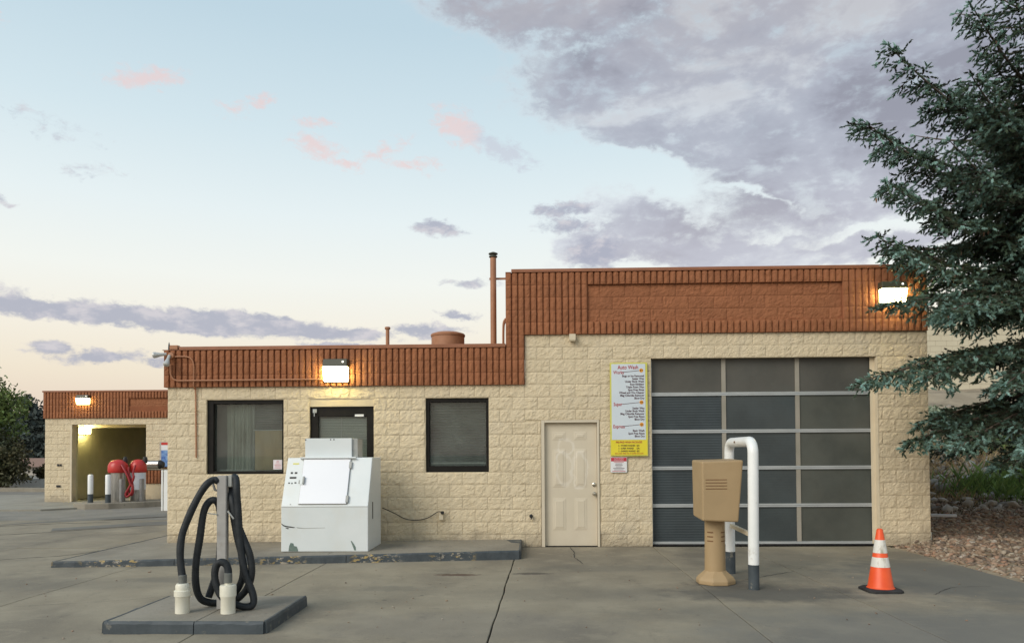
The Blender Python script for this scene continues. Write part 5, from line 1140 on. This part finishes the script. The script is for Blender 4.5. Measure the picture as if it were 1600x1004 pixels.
# ================================================================== blue spruce
def spruce(bx, by, H):
    rg = np.random.default_rng(21)
    t = empty('spruce_tree', (bx, by, 0), 'tall blue spruce at the right edge overhanging the building corner', 'tree')
    zz = np.linspace(0, H, 12); MB().tube([(bx+.04*math.sin(z), by, z-.1) for z in zz], [.22*(1-z/H)**.8+.012 for z in zz], 12).build('trunk', M['bark'], t)
    limbs = []
    # limbs reaching left, measured from the ground: base height, reach (x,y), tip height
    for (zb, tx, ty, tz) in ((6.3, 5.25, -1.0, 7.50), (6.9, 6.3, -1.3, 7.9), (5.5, 4.92, -.9, 6.42), (5.9, 5.3, .2, 6.9), (5.0, 5.15, -1.1, 5.42), (5.1, 5.6, -.2, 5.75), (4.3, 5.02, -1.1, 4.62), (4.5, 5.5, -.5, 4.75), (4.0, 4.86, -1.6, 3.50), (4.1, 5.5, -1.9, 3.35), (4.7, 5.6, -.2, 4.6), (5.3, 5.8, -1.6, 5.8), (6.6, 6.3, -.2, 7.3), (6.0, 6.0, -1.8, 6.6), (3.8, 5.9, -1.2, 3.35),
                             (3.2, 4.52, -1.6, 2.46), (3.3, 5.2, -1.9, 2.45), (3.0, 6.1, -2.2, 2.35), (2.3, 5.45, -1.0, 1.62), (2.4, 5.8, -1.7, 1.55), (2.2, 6.4, -2.3, 1.45), (2.5, 5.9, -.4, 1.9), (1.9, 6.9, -2.4, 1.2), (2.0, 6.6, -1.2, 1.25)):
        limbs.append((zb, np.array([tx, ty, tz]), True))
    limbs += [(zb+rg.normal()*.15+.1, np.array([bx+(t_[0]-bx)*.58, t_[1]+rg.normal()*.8, zb+(t_[2]-zb)*.8+.15]), True) for zb, t_, _ in list(limbs) if zb > 4.15 or zb < 2.6]
    z = 1.7; k = 0
    while z < H-.3:
        Lr = 4.3*(1-z/H)**.75
        for i in range(7):
            a = k*2.4+i*2*math.pi/7+rg.normal()*.12; d = np.array([math.cos(a), math.sin(a)]); left = d[0] < -.62
            if left and z < 8.2: continue
            if 2.6 < z < 3.9 and d[0] < -.15: continue
            l = Lr*(.8+.25*rg.random()); rise = (-.30+.10*min(z, 7))*l*.55
            if left: l *= .75
            limbs.append((z+rg.normal()*.1, np.array([bx+d[0]*l, by+d[1]*l, z+rise]), d[1] < .35 or left))
        z += .52; k += 1
    wood = MB(); C = []; D = []; Ln = []; Tn = []
    up = np.array([0, 0, 1.0])
    def shoot(c, d, l, tint): C.append(c); D.append(d/np.linalg.norm(d)); Ln.append(l); Tn.append(tint)
    for (zb, tip, dense) in limbs:
        b = np.array([bx, by, zb]); v = tip-b; l = np.linalg.norm(v); n = 14
        sag = -.10*l if v[2] > 0 else .03*l
        pts = [b+v*q+up*(sag*math.sin(math.pi*q)) for q in np.linspace(0, 1, n)]
        wood.tube([tuple(p) for p in pts], [.045*(1-q)*min(1, l/3)+.006 for q in np.linspace(0, 1, n)], 5, cap=False)
        hd_ = v*np.array([1, 1, 0]); hd_ /= np.linalg.norm(hd_); side = np.array([-hd_[1], hd_[0], 0]); q = .10; sgn = 1
        step = (.068 if dense else .16)/l
        while q < 1.0:
            p = b+v*q+up*(sag*math.sin(math.pi*q)); sl = (.72*(1-q)**.6+.13)*(.55+.6*rg.random())*min(1, l/3.2); sgn = -sgn
            sdv = hd_*(.55+.35*rg.random())+side*sgn*(.35+.65*rg.random())+up*(.30-.85*rg.random()+ (v[2]/l)*.5)
            sdv /= np.linalg.norm(sdv); ns_ = max(2, int(sl/.052))
            for s in range(ns_):
                f = (s+.6)/ns_; c = p+sdv*sl*f-up*(.34*sl*f*f)
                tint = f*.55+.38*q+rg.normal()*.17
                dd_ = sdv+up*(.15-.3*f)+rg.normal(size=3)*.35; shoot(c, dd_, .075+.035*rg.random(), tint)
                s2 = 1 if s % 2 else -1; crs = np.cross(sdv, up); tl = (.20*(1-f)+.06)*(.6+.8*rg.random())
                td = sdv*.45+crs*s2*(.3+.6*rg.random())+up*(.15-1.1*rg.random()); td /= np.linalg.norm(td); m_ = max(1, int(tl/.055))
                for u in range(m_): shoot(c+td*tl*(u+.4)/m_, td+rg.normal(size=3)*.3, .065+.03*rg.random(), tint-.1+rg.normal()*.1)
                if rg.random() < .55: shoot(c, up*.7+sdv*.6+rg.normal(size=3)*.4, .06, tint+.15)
            if dense and sl > .25: wood.tube([tuple(p), tuple(p+sdv*sl*.5-up*.07*sl), tuple(p+sdv*sl-up*.34*sl)], [.008, .005, .002], 3, cap=False)
            q += step*(.7+.6*rg.random())
        for _ in range(5): shoot(tip-v*.01*rg.random(), v/l+rg.normal(size=3)*.45, .09, 1.0)
    wood.build('limbs', M['bark'], t)
    C = np.array(C); D = np.array(D); Ln = np.array(Ln)[:, None]; Tn = np.array(Tn); n = len(C)
    a = np.cross(D, rg.normal(size=(n, 3))); a /= np.linalg.norm(a, axis=1)[:, None]; b = np.cross(D, a); V = []; F3 = []; nv = 0
    wv = .0145
    for k in range(3):                      # three crossed blades make the body of a shoot
        an = k*math.pi/3; e_ = a*math.cos(an)+b*math.sin(an)
        V += [C-D*Ln*.1, C+D*Ln*.35+e_*wv, C+D*Ln*1.0, C+D*Ln*.35-e_*wv]
    NB = 11
    for k in range(NB):                     # needles sticking out
        an = k*2*math.pi/NB+.5; e_ = a*math.cos(an)+b*math.sin(an); s0 = .05+.85*((k*.37) % 1); pb = C+D*Ln*s0
        V += [pb-D*.005, pb+D*.006, pb+e_*.025+D*.016]
    VV = np.stack(V, 1); per = VV.shape[1]; base = (np.arange(n)*per)[:, None]
    tri = []
    for k in range(3): tri += [[4*k, 4*k+1, 4*k+2], [4*k, 4*k+2, 4*k+3]]
    for k in range(NB): tri += [[12+3*k, 13+3*k, 14+3*k]]
    tri = np.array(tri); Fc = (base[:, :, None]+tri[None]).reshape(-1, 3); VV = VV.reshape(-1, 3); o0 = np.array([bx, by, 4.0])
    me = bpy.data.meshes.new('needles'); me.vertices.add(len(VV)); me.vertices.foreach_set('co', (VV-o0).astype(np.float32).ravel())
    me.loops.add(len(Fc)*3); me.loops.foreach_set('vertex_index', Fc.astype(np.int32).ravel()); me.polygons.add(len(Fc)); me.polygons.foreach_set('loop_start', np.arange(0, len(Fc)*3, 3, dtype=np.int32))
    me.update(calc_edges=False)
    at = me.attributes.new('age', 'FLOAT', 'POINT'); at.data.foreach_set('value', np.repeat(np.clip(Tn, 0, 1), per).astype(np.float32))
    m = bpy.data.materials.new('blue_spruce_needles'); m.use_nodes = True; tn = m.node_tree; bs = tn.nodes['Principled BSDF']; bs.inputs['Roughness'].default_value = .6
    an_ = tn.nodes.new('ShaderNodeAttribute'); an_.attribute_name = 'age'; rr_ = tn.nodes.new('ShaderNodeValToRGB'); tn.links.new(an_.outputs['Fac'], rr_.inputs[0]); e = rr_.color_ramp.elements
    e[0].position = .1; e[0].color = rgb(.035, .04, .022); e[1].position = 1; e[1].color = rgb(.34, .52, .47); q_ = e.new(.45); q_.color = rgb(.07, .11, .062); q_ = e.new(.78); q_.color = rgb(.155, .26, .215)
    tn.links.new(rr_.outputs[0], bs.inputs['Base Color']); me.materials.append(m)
    o = bpy.data.objects.new('needles', me); COL.objects.link(o); place(o, o0, t); o['kind'] = 'stuff'
    # hanging old cones
    cm = MB()
    idx = rg.choice(n, 260)
    for i in idx:
        p = C[i]
        if p[2] < 3: continue
        cm.tube([tuple(p-up*.02), tuple(p-up*.045), tuple(p-up*.085)], [.008, .014, .005], 6)
    M['conebrown'] = mat('spruce_cone', rgb(.22, .13, .085), rgb(.30, .19, .13), rough=.8, scale=20)
    oc = cm.build('cones', M['conebrown'], t); oc['kind'] = 'stuff'
    print('spruce shoots', n, 'tris', len(Fc))
spruce(8.7, .1, 13.5)
print('objects', len(bpy.data.objects))
S.render.engine = 'CYCLES'
